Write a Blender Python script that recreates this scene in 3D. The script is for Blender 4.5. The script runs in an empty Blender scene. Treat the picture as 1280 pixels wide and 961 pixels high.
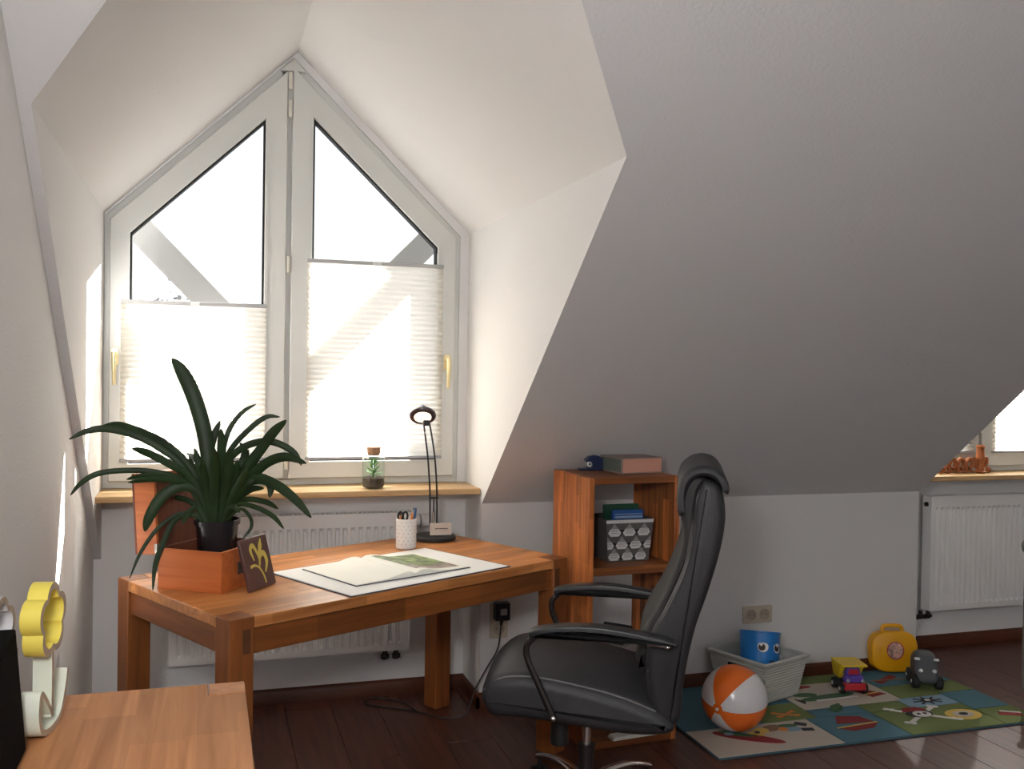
import bpy, bmesh, math, random
from math import sin, cos, pi, radians, sqrt
from mathutils import Vector, Matrix
random.seed(7)
S = bpy.context.scene
COL = S.collection

# ------------------------------------------------------------------ camera
CAM_H, PITCH, ROLL, YAW, FPX = 1.4725, .0154, .0158, .3064, 1209.35
cy_, sy_, cp_, sp_ = cos(YAW), sin(YAW), cos(PITCH), sin(PITCH)
FWD = Vector((sy_*cp_, cy_*cp_, -sp_)); R0 = Vector((cy_, -sy_, 0)); U0 = R0.cross(FWD)
RGT = R0*cos(ROLL) + U0*sin(ROLL); UPV = -R0*sin(ROLL) + U0*cos(ROLL)
cam = bpy.data.cameras.new('camera'); camo = bpy.data.objects.new('camera', cam); COL.objects.link(camo)
cam.sensor_width = 36; cam.lens = FPX/1280*36; cam.clip_start = .05; cam.clip_end = 200
m = Matrix((RGT, UPV, -FWD)).transposed().to_4x4(); m.translation = (0, 0, CAM_H)
camo.matrix_world = m
S.camera = camo

# ------------------------------------------------------------------ light and exposure
S.view_settings.view_transform = 'Standard'; S.view_settings.look = 'None'
S.view_settings.gamma = 1; S.view_settings.use_curve_mapping = False
S.view_settings.exposure = 0.0
SKY_STRENGTH = 1.4
SUN_STRENGTH = 55.0
w = bpy.data.worlds.new('sky'); S.world = w; w.use_nodes = True
bg = w.node_tree.nodes['Background']; bg.inputs[0].default_value = (.93, .965, 1, 1); bg.inputs[1].default_value = SKY_STRENGTH
sun = bpy.data.lights.new('sun', 'SUN'); sun.energy = SUN_STRENGTH; sun.angle = radians(.6); sun.color = (1, .965, .91)
suno = bpy.data.objects.new('sun', sun); COL.objects.link(suno)
suno.rotation_euler = Vector((-1, -.98, -1.2)).to_track_quat('-Z', 'Y').to_euler()
def portal(name, loc, rot, sx, sy):
    l = bpy.data.lights.new(name, 'AREA'); l.shape = 'RECTANGLE'; l.size = sx; l.size_y = sy
    l.cycles.is_portal = True
    o = bpy.data.objects.new(name, l); COL.objects.link(o); o.location = loc; o.rotation_euler = rot

# ------------------------------------------------------------------ fixed measures (metres)
YW, YK, ZK, TS = 4.3072, 4.0295, .8901, .8186      # window wall, knee wall, top of knee wall, roof slope
XL, XC1, XC2, XC3, XC4, XR = -.435, -.405, 1.146, 3.44, 4.70, 6.2
YB, ZC, ZE = -2.6, 3.0, 2.09
def zs(y): return ZK + (YK - y)*TS
def ys(z): return YK - (z - ZK)/TS
portal('portal_rear', (2.3, YB-.12, 1.75), (radians(90), 0, 0), 2.8, 1.7)
portal('portal_dormer', (.35, YW+.22, 1.88), (radians(-90), 0, 0), 1.5, 1.86)
portal('portal_dormer_right', (4.07, YW+.22, 1.8), (radians(-90), 0, 0), 1.2, 1.7)

# ------------------------------------------------------------------ materials
def nt(name):
    m = bpy.data.materials.new(name); m.use_nodes = True
    return m, m.node_tree.nodes, m.node_tree.links, m.node_tree.nodes['Principled BSDF']
def lin(c):
    return tuple(((v/255)/12.92 if v/255 <= .04045 else ((v/255+.055)/1.055)**2.4) for v in c) + (1,)
def mat(name, col, rough=.5, metal=0, bump=0, bscale=80, spec=.5, var=0, vscale=6, coat=0):
    m, N, L, P = nt(name)
    c = lin(col) if max(col) > 1.01 else tuple(col) + (1,)
    P.inputs['Base Color'].default_value = c; P.inputs['Roughness'].default_value = rough
    P.inputs['Metallic'].default_value = metal; P.inputs['Specular IOR Level'].default_value = spec
    if coat: P.inputs['Coat Weight'].default_value = coat
    tc = N.new('ShaderNodeTexCoord')
    if bump:
        n = N.new('ShaderNodeTexNoise'); n.inputs['Scale'].default_value = bscale; n.inputs['Detail'].default_value = 3
        L.new(tc.outputs['Object'], n.inputs['Vector'])
        b = N.new('ShaderNodeBump'); b.inputs['Strength'].default_value = bump; b.inputs['Distance'].default_value = .004
        L.new(n.outputs['Fac'], b.inputs['Height']); L.new(b.outputs['Normal'], P.inputs['Normal'])
    if var:
        n = N.new('ShaderNodeTexNoise'); n.inputs['Scale'].default_value = vscale; n.inputs['Detail'].default_value = 4
        L.new(tc.outputs['Object'], n.inputs['Vector'])
        r = N.new('ShaderNodeValToRGB'); r.color_ramp.elements[0].position = .3; r.color_ramp.elements[1].position = .7
        r.color_ramp.elements[0].color = tuple(v*(1-var) for v in c[:3]) + (1,)
        r.color_ramp.elements[1].color = tuple(min(1, v*(1+var)) for v in c[:3]) + (1,)
        L.new(n.outputs['Fac'], r.inputs['Fac']); L.new(r.outputs['Color'], P.inputs['Base Color'])
    return m
def wood(name, c1, c2, axis='x', rough=.4, stave=0, spec=.4, scale=1, vrange=(.72, 1.25)):
    # grain stretched along one axis, with glued staves of differing tone where stave > 0
    m, N, L, P = nt(name)
    P.inputs['Roughness'].default_value = rough; P.inputs['Specular IOR Level'].default_value = spec
    tc = N.new('ShaderNodeTexCoord'); mp = N.new('ShaderNodeMapping')
    st = {'x': (1.2, 22, 22), 'y': (22, 1.2, 22), 'z': (22, 22, 1.2)}[axis]
    mp.inputs['Scale'].default_value = tuple(s*scale for s in st); L.new(tc.outputs['Object'], mp.inputs['Vector'])
    n = N.new('ShaderNodeTexNoise'); n.inputs['Scale'].default_value = 1.6; n.inputs['Detail'].default_value = 6; n.inputs['Distortion'].default_value = .6
    L.new(mp.outputs['Vector'], n.inputs['Vector'])
    r = N.new('ShaderNodeValToRGB'); r.color_ramp.elements[0].position = .3; r.color_ramp.elements[1].position = .72
    r.color_ramp.elements[0].color = lin(c1); r.color_ramp.elements[1].color = lin(c2)
    L.new(n.outputs['Fac'], r.inputs['Fac'])
    out = r.outputs['Color']
    if stave:
        m2 = N.new('ShaderNodeMapping')
        m2.inputs['Scale'].default_value = {'x': (1/.34, 1/stave, 1/stave), 'y': (1/stave, 1/.34, 1/stave), 'z': (1/stave, 1/stave, 1/.34)}[axis]
        L.new(tc.outputs['Object'], m2.inputs['Vector'])
        sn = N.new('ShaderNodeVectorMath'); sn.operation = 'FLOOR'; L.new(m2.outputs['Vector'], sn.inputs[0])
        # shift each row so the butt joints are staggered
        wn0 = N.new('ShaderNodeTexWhiteNoise'); wn0.noise_dimensions = '3D'
        z = N.new('ShaderNodeVectorMath'); z.operation = 'MULTIPLY'
        z.inputs[1].default_value = {'x': (0, 1, 1), 'y': (1, 0, 1), 'z': (1, 1, 0)}[axis]
        L.new(sn.outputs['Vector'], z.inputs[0]); L.new(z.outputs['Vector'], wn0.inputs['Vector'])
        ad = N.new('ShaderNodeVectorMath'); ad.operation = 'ADD'; L.new(m2.outputs['Vector'], ad.inputs[0]); L.new(wn0.outputs['Color'], ad.inputs[1])
        f2 = N.new('ShaderNodeVectorMath'); f2.operation = 'FLOOR'; L.new(ad.outputs['Vector'], f2.inputs[0])
        wn = N.new('ShaderNodeTexWhiteNoise'); wn.noise_dimensions = '3D'; L.new(f2.outputs['Vector'], wn.inputs['Vector'])
        h = N.new('ShaderNodeHueSaturation'); L.new(out, h.inputs['Color'])
        mr = N.new('ShaderNodeMapRange'); mr.inputs['To Min'].default_value, mr.inputs['To Max'].default_value = vrange
        L.new(wn.outputs['Value'], mr.inputs['Value']); L.new(mr.outputs['Result'], h.inputs['Value'])
        out = h.outputs['Color']
    L.new(out, P.inputs['Base Color'])
    b = N.new('ShaderNodeBump'); b.inputs['Strength'].default_value = .12; b.inputs['Distance'].default_value = .002
    L.new(n.outputs['Fac'], b.inputs['Height']); L.new(b.outputs['Normal'], P.inputs['Normal'])
    return m
def glassmat(name, tint=(1, 1, 1), gloss=.06):
    m, N, L, P = nt(name); N.remove(P)
    out = N['Material Output']; t = N.new('ShaderNodeBsdfTransparent'); t.inputs[0].default_value = tuple(tint) + (1,)
    g = N.new('ShaderNodeBsdfGlossy'); g.inputs['Roughness'].default_value = .02
    # facing-based reflectance (a Fresnel node would reflect everything inside a thin pane)
    fr = N.new('ShaderNodeLayerWeight'); fr.inputs['Blend'].default_value = .5
    pw = N.new('ShaderNodeMath'); pw.operation = 'POWER'; pw.inputs[1].default_value = 5; L.new(fr.outputs['Facing'], pw.inputs[0])
    ma = N.new('ShaderNodeMath'); ma.operation = 'MULTIPLY_ADD'; ma.inputs[1].default_value = .7; ma.inputs[2].default_value = gloss*.5; L.new(pw.outputs[0], ma.inputs[0])
    x = N.new('ShaderNodeMixShader'); L.new(ma.outputs[0], x.inputs[0]); L.new(t.outputs[0], x.inputs[1]); L.new(g.outputs[0], x.inputs[2])
    L.new(x.outputs[0], out.inputs['Surface']); return m
def blindmat():
    # sheer pleated cloth: part diffuse, mostly translucent, a little see-through
    m, N, L, P = nt('blind_cloth'); N.remove(P); out = N['Material Output']
    d = N.new('ShaderNodeBsdfDiffuse'); d.inputs[0].default_value = (.86, .85, .82, 1)
    t = N.new('ShaderNodeBsdfTranslucent'); t.inputs[0].default_value = (.95, .91, .83, 1)
    x = N.new('ShaderNodeMixShader'); x.inputs[0].default_value = .68; L.new(d.outputs[0], x.inputs[1]); L.new(t.outputs[0], x.inputs[2])
    tr = N.new('ShaderNodeBsdfTransparent'); y = N.new('ShaderNodeMixShader'); y.inputs[0].default_value = .015
    L.new(x.outputs[0], y.inputs[1]); L.new(tr.outputs[0], y.inputs[2]); L.new(y.outputs[0], out.inputs['Surface']); return m
def emit(name, col, s):
    m, N, L, P = nt(name); P.inputs['Base Color'].default_value = col + (1,)
    P.inputs['Emission Color'].default_value = col + (1,); P.inputs['Emission Strength'].default_value = s; return m

M = {}
M['plaster'] = mat('plaster', (.79, .78, .77), .92, bump=.35, bscale=110, spec=.1)
M['plaster3'] = mat('plaster_back_lit', (.88, .875, .87), .92, bump=.3, bscale=110, spec=.1)  # window wall plaster lightened to stand in for light under the sill
M['plaster4'] = mat('plaster_knee', (.69, .675, .665), .92, bump=.3, bscale=110, spec=.1)  # plaster greyed on the knee walls: dimmer light put into the colour
M['plaster2'] = mat('plaster_slope', (.67, .665, .665), .92, bump=.35, bscale=90, spec=.1)  # same plaster darkened on the slope to offset the stronger fill lamp
M['frame'] = mat('window_white', (.68, .69, .665), .3)
M['rail'] = mat('rail_grey', (.42, .42, .42), .4)
M['seal'] = mat('seal_black', (.01, .01, .01), .7)
M['glass'] = glassmat('pane_glass')
M['jar'] = glassmat('jar_glass', (.93, .97, .95))
M['blind'] = blindmat()
M['gold'] = mat('pale_brass', (.83, .70, .40), .3, metal=.7)
M['hinge'] = mat('hinge_white', (.76, .73, .64), .4)
M['sill'] = wood('sill_wood', (176, 142, 98), (204, 172, 128), 'x', .45)
M['base'] = wood('baseboard_wood', (72, 36, 20), (96, 50, 28), 'x', .4)
M['plank'] = wood('floor_wood', (66, 36, 27), (100, 58, 43), 'y', .38, spec=.5)
M['floorb'] = mat('floor_gap', (.015, .009, .007), .8)
M['rad'] = mat('radiator_white', (.88, .875, .86), .35)
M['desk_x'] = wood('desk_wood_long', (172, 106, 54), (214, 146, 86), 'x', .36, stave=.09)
M['desk_ap'] = wood('desk_wood_apron', (112, 62, 27), (150, 88, 42), 'x', .42, stave=.09)  # aprons and legs: desk wood darkened, their shade put into the colour
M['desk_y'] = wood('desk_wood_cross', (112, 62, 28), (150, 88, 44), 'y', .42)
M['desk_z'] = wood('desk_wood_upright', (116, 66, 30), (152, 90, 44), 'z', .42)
M['endgrain'] = mat('end_grain', (88, 50, 24), .6, var=.2, vscale=40)
M['side_y'] = wood('console_top_wood', (156, 102, 62), (190, 134, 90), 'y', .55, stave=.1, spec=.14)
M['side_z'] = wood('console_leg_wood', (160, 98, 56), (190, 130, 80), 'z', .4)
M['crate'] = wood('crate_wood', (182, 92, 40), (212, 122, 62), 'x', .45)
M['crate_in'] = wood('crate_inside', (96, 44, 24), (118, 58, 34), 'z', .6)
M['cubby_z'] = wood('cubby_wood_upright', (146, 80, 38), (208, 128, 70), 'z', .4, stave=.045, vrange=(.62, 1.38))
M['cubby_x'] = wood('cubby_wood_flat', (110, 62, 30), (146, 88, 46), 'x', .45, stave=.05)
M['black'] = mat('black_plastic', (.012, .012, .013), .4)
M['blackmatt'] = mat('black_matt', (.004, .004, .0045), .9, spec=.05)
M['leaf'] = mat('leaf_green', (.015, .036, .009), .48, var=.35, vscale=9, spec=.35)
M['leafs'] = mat('succulent_green', (.10, .28, .05), .45, var=.3, vscale=30)
M['soil'] = mat('soil', (.09, .055, .04), .95, bump=.8, bscale=120, var=.4, vscale=90)
M['potpl'] = mat('pot_plastic', (.018, .017, .02), .25)
M['cork'] = mat('cork', (.36, .20, .11), .9, var=.3, vscale=60)
M['brown'] = mat('tile_brown', (.085, .03, .025), .4)
M['motif'] = mat('tile_yellow', (.62, .50, .10), .5)
M['paper'] = mat('paper', (.88, .87, .84), .8)
M['page'] = mat('page', (.86, .85, .77), .7)
M['navy'] = mat('navy_edge', (.03, .04, .07), .5)
M['photo_green'] = mat('printed_photo', (.16, .22, .07), .5, var=.75, vscale=26)
M['photo_grey'] = mat('printed_photo_ground', (.30, .24, .20), .5, var=.5, vscale=30)
M['cup'] = mat('cup_white', (.80, .79, .77), .35)
M['hole'] = mat('cup_hole', (.55, .54, .53), .8)
M['card'] = mat('card_beige', (.62, .54, .46), .7)
M['ink'] = mat('ink', (.06, .04, .035), .7)
M['orange'] = mat('orange_paint', (.85, .28, .06), .4)
M['steelblue'] = mat('blue_pen', (.05, .12, .25), .35)
M['greypen'] = mat('grey_pen', (.35, .36, .40), .4)
M['lens'] = emit('lamp_lens', (1, .87, .70), 1.15)
M['lampred'] = mat('lamp_shell', (.05, .022, .026), .3)
M['chrome'] = mat('chrome', (.72, .70, .68), .18, metal=1)
M['leather'] = mat('charcoal_leather', (.021, .021, .024), .52, bump=.25, bscale=260)
M['leather2'] = mat('black_mesh', (.015, .014, .014), .62)
M['thread'] = mat('grey_thread', (.15, .15, .15), .7)
M['armpad'] = mat('arm_plastic', (.020, .022, .024), .35)
M['post'] = mat('dark_steel', (.05, .042, .04), .3, metal=.7)
M['plate'] = mat('socket_beige', (.52, .45, .35), .45)
M['plate_in'] = mat('socket_well', (.40, .34, .26), .5)
M['cable'] = mat('cable_black', (.012, .012, .012), .5)
M['toybox'] = mat('grey_plastic', (.50, .50, .46), .5)
M['bucket'] = mat('blue_plastic', (.02, .20, .58), .3)
M['white'] = mat('white_plastic', (.80, .80, .80), .4)
M['ballw'] = mat('ball_white', (.76, .74, .74), .22)
M['ballo'] = mat('ball_orange', (.86, .17, .02), .22)
M['yellow'] = mat('yellow_plastic', (.80, .38, .005), .3)
M['red'] = mat('red_plastic', (.45, .02, .03), .35)
M['purple'] = mat('purple_plastic', (.10, .05, .35), .35)
M['toyyel'] = mat('toy_yellow', (.75, .52, .02), .35)
M['rubber'] = mat('rubber', (.012, .013, .014), .75)
M['toygrey'] = mat('toy_grey', (.075, .08, .09), .5)
M['sticker'] = mat('sticker_print', (.62, .36, .30), .5, var=.7, vscale=40)
M['flower'] = mat('flower_yellow', (.84, .70, .12), .45)
M['stem'] = mat('stem_pale', (.76, .80, .68), .5)
M['cutwood'] = mat('cut_wood', (.46, .37, .28), .7, var=.2, vscale=30)
M['whitepaint'] = mat('white_paint', (.78, .78, .80), .45)
M['carve'] = wood('carved_wood', (120, 62, 30), (176, 104, 58), 'z', .55)
M['fig'] = mat('ceramic_dark', (.008, .016, .06), .22)
M['fabdark'] = mat('fabric_grey', (.10, .095, .09), .9, bump=.4, bscale=300)
M['fabblack'] = mat('fabric_black', (.02, .018, .018), .9)
M['fabwhite'] = mat('fabric_white', (.62, .61, .60), .9)
M['fabmid'] = mat('fabric_mid', (.26, .25, .245), .9)
M['bookgreen'] = mat('book_green', (.01, .07, .035), .5)
M['bookblue'] = mat('book_blue', (.02, .09, .30), .45)
M['bookpale'] = mat('book_pale', (.28, .38, .55), .5)
M['pink'] = mat('page_pink', (.60, .30, .22), .8)
M['cover'] = mat('cover_taupe', (.26, .19, .17), .6)
M['spine'] = mat('spine_green', (.09, .11, .09), .6)
M['greybox'] = mat('grey_card', (.30, .27, .255), .7)
M['dkcard'] = mat('dark_card', (.03, .03, .03), .6)
M['outside'] = mat('outside_white', (.21, .21, .21), .7)
M['kidgrey'] = mat('kid_grey', (.22, .21, .19), .5)
M['r_blue'] = mat('rug_blue', (.07, .17, .22), .95, bump=.8, bscale=400)
M['r_lblue'] = mat('rug_light_blue', (.22, .34, .44), .95, bump=.8, bscale=400)
M['r_green'] = mat('rug_green', (.15, .19, .06), .95, bump=.8, bscale=400)
M['r_cream'] = mat('rug_cream', (.52, .46, .39), .95, bump=.8, bscale=400)
M['r_red'] = mat('rug_red', (.22, .02, .02), .95)
M['r_dark'] = mat('rug_dark', (.03, .025, .03), .95)
M['r_white'] = mat('rug_white', (.68, .66, .62), .95)
M['r_yellow'] = mat('rug_yellow', (.62, .42, .10), .95)
M['r_orange'] = mat('rug_orange', (.65, .22, .05), .95)
M['r_dgreen'] = mat('rug_dark_green', (.06, .12, .06), .95)
M['r_brown'] = mat('rug_brown', (.22, .13, .08), .95)
M['r_edge'] = mat('rug_edge', (.055, .11, .14), .95)

# ------------------------------------------------------------------ mesh builder
class B:
    def __init__(s): s.bm = bmesh.new(); s.mi = 0
    def _f(s, vs):
        try:
            f = s.bm.faces.new(vs); f.material_index = s.mi; return f
        except ValueError: return None
    def poly(s, pts): return s._f([s.bm.verts.new(p) for p in pts])
    def box(s, a, b, Mx=None):
        x0, y0, z0 = a; x1, y1, z1 = b
        c = [(x0,y0,z0),(x1,y0,z0),(x1,y1,z0),(x0,y1,z0),(x0,y0,z1),(x1,y0,z1),(x1,y1,z1),(x0,y1,z1)]
        v = [s.bm.verts.new(Mx @ Vector(p) if Mx else p) for p in c]
        for f in ((0,3,2,1),(4,5,6,7),(0,1,5,4),(1,2,6,5),(2,3,7,6),(3,0,4,7)): s._f([v[i] for i in f])
        return s
    def hexa(s, c):   # eight corners: bottom four then top four
        v = [s.bm.verts.new(p) for p in c]
        for f in ((0,3,2,1),(4,5,6,7),(0,1,5,4),(1,2,6,5),(2,3,7,6),(3,0,4,7)): s._f([v[i] for i in f])
        return s
    def loft(s, rings, cap=True, close=False):
        R = [[s.bm.verts.new(p) for p in r] for r in rings]; n = len(R[0])
        for a, b in zip(R, R[1:] + ([R[0]] if close else [])):
            for i in range(n): s._f([a[i], a[(i+1) % n], b[(i+1) % n], b[i]])
        if cap and not close: s._f(R[0][::-1]); s._f(R[-1])
        return s
    def cyl(s, p0, p1, r0, r1=None, n=20, cap=True):
        r1 = r0 if r1 is None else r1; p0, p1 = Vector(p0), Vector(p1); d = (p1-p0).normalized()
        u = d.orthogonal().normalized(); v = d.cross(u)
        return s.loft([[p + (u*cos(2*pi*i/n) + v*sin(2*pi*i/n))*r for i in range(n)] for p, r in ((p0, r0), (p1, r1))], cap)
    def tube(s, pts, r, n=8, cap=True):
        P = [Vector(p) for p in pts]; rings = []; u = None
        for i, p in enumerate(P):
            d = (P[min(i+1, len(P)-1)] - P[max(i-1, 0)]).normalized()
            u = d.orthogonal().normalized() if u is None else (u - d*u.dot(d)).normalized()
            v = d.cross(u); q = r[i] if isinstance(r, (list, tuple)) else r
            rings.append([p + (u*cos(2*pi*k/n) + v*sin(2*pi*k/n))*q for k in range(n)])
        return s.loft(rings, cap)
    def lathe(s, prof, n=32, Mx=None, cap=True):
        Mx = Mx or Matrix()
        return s.loft([[Mx @ Vector((r*cos(2*pi*i/n), r*sin(2*pi*i/n), z)) for i in range(n)] for r, z in prof], cap)
    def prism(s, poly, d0, d1, to):   # to(u, v, d) -> xyz
        return s.loft([[to(u, v, d) for u, v in poly] for d in (d0, d1)])
    def ell(s, c, r, n=20, k=12, Mx=None, zmin=-1):
        rings = []
        for j in range(k+1):
            t = -pi/2 + pi*j/k
            z = max(sin(t), zmin); q = max(cos(t), .001)
            rings.append([(Mx or Matrix()) @ Vector((c[0]+r[0]*q*cos(2*pi*i/n), c[1]+r[1]*q*sin(2*pi*i/n), c[2]+r[2]*z)) for i in range(n)])
        return s.loft(rings)
    def out(s, name, m, parent=None, bev=0, seg=2, ang=38, loc=None, solid=0):
        bm = s.bm
        bmesh.ops.remove_doubles(bm, verts=bm.verts, dist=1e-6)
        bmesh.ops.recalc_face_normals(bm, faces=bm.faces)
        for f in bm.faces: f.smooth = True
        for e in bm.edges:
            if len(e.link_faces) != 2 or e.calc_face_angle(0) > radians(ang): e.smooth = False
        me = bpy.data.meshes.new(name); bm.to_mesh(me); bm.free()
        for x in (m if isinstance(m, (list, tuple)) else [m]): me.materials.append(M[x])
        o = bpy.data.objects.new(name, me); COL.objects.link(o)
        if parent: o.parent = parent
        if loc: o.location = loc
        if bev:
            b = o.modifiers.new('bevel', 'BEVEL'); b.width = bev; b.segments = seg; b.limit_method = 'ANGLE'; b.angle_limit = radians(40)
        if solid:
            b = o.modifiers.new('solid', 'SOLIDIFY'); b.thickness = solid; b.offset = 0
        return o
def thing(name, label, cat, loc=(0, 0, 0), rz=0, group=None, rot=None):
    o = bpy.data.objects.new(name, None); COL.objects.link(o); o.empty_display_size = .05
    o.location = loc; o.rotation_euler = rot or (0, 0, rz); return tag(o, label, cat, group)
def tag(o, label, cat, group=None):
    o['label'] = label; o['category'] = cat
    if group: o['group'] = group
    return o
def struct(o, label=None):
    o['kind'] = 'structure'
    if label: o['label'] = label
    return o
def lab(o, label): o['label'] = label; return o
def dup(root):
    r = root.copy(); COL.objects.link(r)
    for ch in list(root.children):
        c = ch.copy(); COL.objects.link(c); c.parent = r
        for g in list(ch.children):
            d = g.copy(); COL.objects.link(d); d.parent = c
    return r
def XZ(u, v, d): return (u, d, v)
def YZ(u, v, d): return (d, u, v)
def XY(u, v, d): return (u, v, d)
def arc(cx, cy, r, a0, a1, n): return [(cx+r*cos(a0+(a1-a0)*i/n), cy+r*sin(a0+(a1-a0)*i/n)) for i in range(n+1)]
def rrect(x0, y0, x1, y1, r, n=5):
    return (arc(x1-r, y0+r, r, -pi/2, 0, n) + arc(x1-r, y1-r, r, 0, pi/2, n) + arc(x0+r, y1-r, r, pi/2, pi, n) + arc(x0+r, y0+r, r, pi, 1.5*pi, n))
def catmull(P, n=8):
    P = [Vector(p) for p in P]; Q = [P[0]*2-P[1]] + P + [P[-1]*2-P[-2]]; out = []
    for i in range(1, len(Q)-2):
        for k in range(n):
            t = k/n; a, b, c, d = Q[i-1:i+3]
            out.append(.5*((2*b) + (c-a)*t + (2*a-5*b+4*c-d)*t*t + (3*b-a-3*c+d)*t**3))
    return out + [P[-1]]

# ================================================================== ROOM SHELL
# floor: a sub-floor with single planks on it
b = B(); b.box((XL-.2, YB-.2, -.1), (XR+.2, YW+.3, -.016)); floor = struct(b.out('floor', 'floorb'))
PW, PL = .193, 1.285
b = B(); b.box((0, 0, -.016), (PW-.0016, PL-.002, 0)); plank0 = b.out('plank', 'plank', floor, bev=.0012, seg=1)
first = True; nx = int((XR-XL)/PW)+1
for i in range(nx):
    off = (i*.47 % 1)*PL
    for j in range(6):
        x = XL + i*PW; y = .2 - off + j*PL
        if y > YW-.02 or y+PL < .2: continue
        p = plank0 if first else plank0.copy()
        if not first: COL.objects.link(p); p.parent = floor
        first = False; p.location = (x, y, 0)
        if y + PL > YW: p.scale.y = (YW - y)/PL
# the unseen part behind the camera
b = B(); b.box((XL, YB, -.016), (XR, .22, -.0005)); b.out('floor_rear', 'plank', floor)

# left wall (end wall)
b = B(); b.box((XL-.2, YB-.2, -.1), (XL, YW+.3, ZC+.2)); struct(b.out('wall_left', 'plaster'))
# right wall and rear wall with a window opening added for fill light
b = B(); b.box((XR, YB-.2, -.1), (XR+.2, YW+.3, ZC+.2)); struct(b.out('wall_right', 'plaster'))
b = B()
b.box((XL, YB-.2, -.1), (.9, YB, ZC+.2)); b.box((3.7, YB-.2, -.1), (XR, YB, ZC+.2))
b.box((.9, YB-.2, -.1), (3.7, YB, .9)); b.box((.9, YB-.2, 2.6), (3.7, YB, ZC+.2)); struct(b.out('wall_rear', 'plaster'))

# window wall with two gable openings
WZ0, WZE = .952, 2.078
def gable(xl, xr, za): return (xl, xr, .5*(xl+xr), za)
G1 = (XC1-.001, 1.104, .349, 2.808); G2 = (3.475, 4.665, 4.07, 2.66)
b = B()
b.box((XL-.1, YW, -.1), (XR, YW+.2, WZ0))
for x0, x1 in ((XL-.1, G1[0]), (G1[1], G2[0]), (G2[1], XR)): b.box((x0, YW, WZ0), (x1, YW+.2, 3.3))
for g in (G1, G2):
    for a, c in ((g[0], g[2]), (g[1], g[2])):
        b.prism([(a, WZE), (c, g[3]), (c, 3.3), (a, 3.3)], YW, YW+.2, XZ)
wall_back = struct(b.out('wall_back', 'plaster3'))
# knee walls
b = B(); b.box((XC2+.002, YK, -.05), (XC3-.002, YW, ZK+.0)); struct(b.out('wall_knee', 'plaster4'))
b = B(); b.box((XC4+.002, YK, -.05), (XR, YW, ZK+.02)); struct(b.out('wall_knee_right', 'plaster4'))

# sloping ceiling, with the dormers cut out along their valleys
RX1, RX2 = .37, 4.07
ZR1, ZR2 = 2.872, ZE + (XC4-XC3)/2
yE, yTop = ys(ZE), ys(ZC)
b = B()
def sp(x, y): return (x, y, zs(y))
b.poly([sp(XL, YW), sp(XC1, YW), sp(XC1, yE), sp(XL, yE)])
b.poly([sp(XL, yE), sp(XC1, yE), sp(RX1, ys(ZR1)), sp(RX1, yTop), sp(XL, yTop)])
b.poly([sp(XC2, yE), sp(RX1, ys(ZR1)), sp(RX1, yTop), sp(2.3, yTop), sp(2.3, yE)])
b.poly([sp(XC2, YK), sp(XC2, yE), sp(2.3, yE), sp(XC3, yE), sp(XC3, YK)])
b.poly([sp(2.3, yE), sp(2.3, yTop), sp(RX2, yTop), sp(RX2, ys(ZR2)), sp(XC3, yE)])
b.poly([sp(XC4, yE), sp(RX2, ys(ZR2)), sp(RX2, yTop), sp(XR, yTop), sp(XR, yE)])
b.poly([sp(XC4, YK), sp(XC4, yE), sp(XR, yE), sp(XR, YK)])
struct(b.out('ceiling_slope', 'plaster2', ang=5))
b = B(); b.box((XL-.1, YB-.1, ZC), (XR+.1, yTop+.05, ZC+.1)); struct(b.out('ceiling', 'plaster'))
# dormer cheeks and dormer ceilings, built as slabs
def dormer(xa, xb, rx, zr, zrw, tagname):
    T = .12
    for x, sgn, side in ((xa, -1, 'left'), (xb, 1, 'right')):
        b = B()
        P = [(YW, 0), (YK, 0), (YK, ZK), (yE, ZE), (YW, ZE)]
        if tagname == '' and side == 'left': P = [(YW, zs(YW)), (yE, ZE), (YW, ZE)]; 
        dx = sgn*(.028 if (tagname == '' and side == 'left') else .06)
        b.loft([[(x, y, z) for y, z in P], [(x + dx, max(y, yE) + .05 if y < YW else y, z - .0 if y < YW else z) for y, z in P]])
        struct(b.out('wall_cheek_%s%s' % (side, tagname), 'plaster'))
        b = B()
        q = [(x, YW, ZE), (x, yE, ZE), (rx, ys(zr), zr), (rx-.005, YW, zrw)]
        b.hexa(q + [(p[0]+sgn*.0, p[1], p[2]+T) for p in q])
        struct(b.out('ceiling_dormer_%s%s' % (side, tagname), 'plaster'))
dormer(XC1, XC2, RX1, ZR1, 2.835, '')
dormer(XC3, XC4, RX2, ZR2, ZR2, '_right')

# baseboards
def bboard(name, p0, p1, n):   # p0->p1 along wall, n = normal into the room
    b = B(); p0, p1, n = Vector(p0 + (0,)), Vector(p1 + (0,)), Vector(n + (0,))
    prof = [(0, 0), (.014, 0), (.014, .05), (.009, .062), (.004, .066), (0, .066)]
    b.loft([[p + n*a + Vector((0, 0, z)) for a, z in prof] for p in (p0, p1)]); struct(b.out(name, 'base'))
bboard('baseboard_back', (XL, YW), (XC2, YW), (0, -1))
bboard('baseboard_niche', (XC2, YW), (XC2, YK-.014), (-1, 0))
bboard('baseboard_knee', (XC2-.014, YK), (XC3+.014, YK), (0, -1))
bboard('baseboard_dormer', (XC3, YW), (XC4, YW), (0, -1))
bboard('baseboard_left', (XL, YB), (XL, YW), (1, 0))

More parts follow.
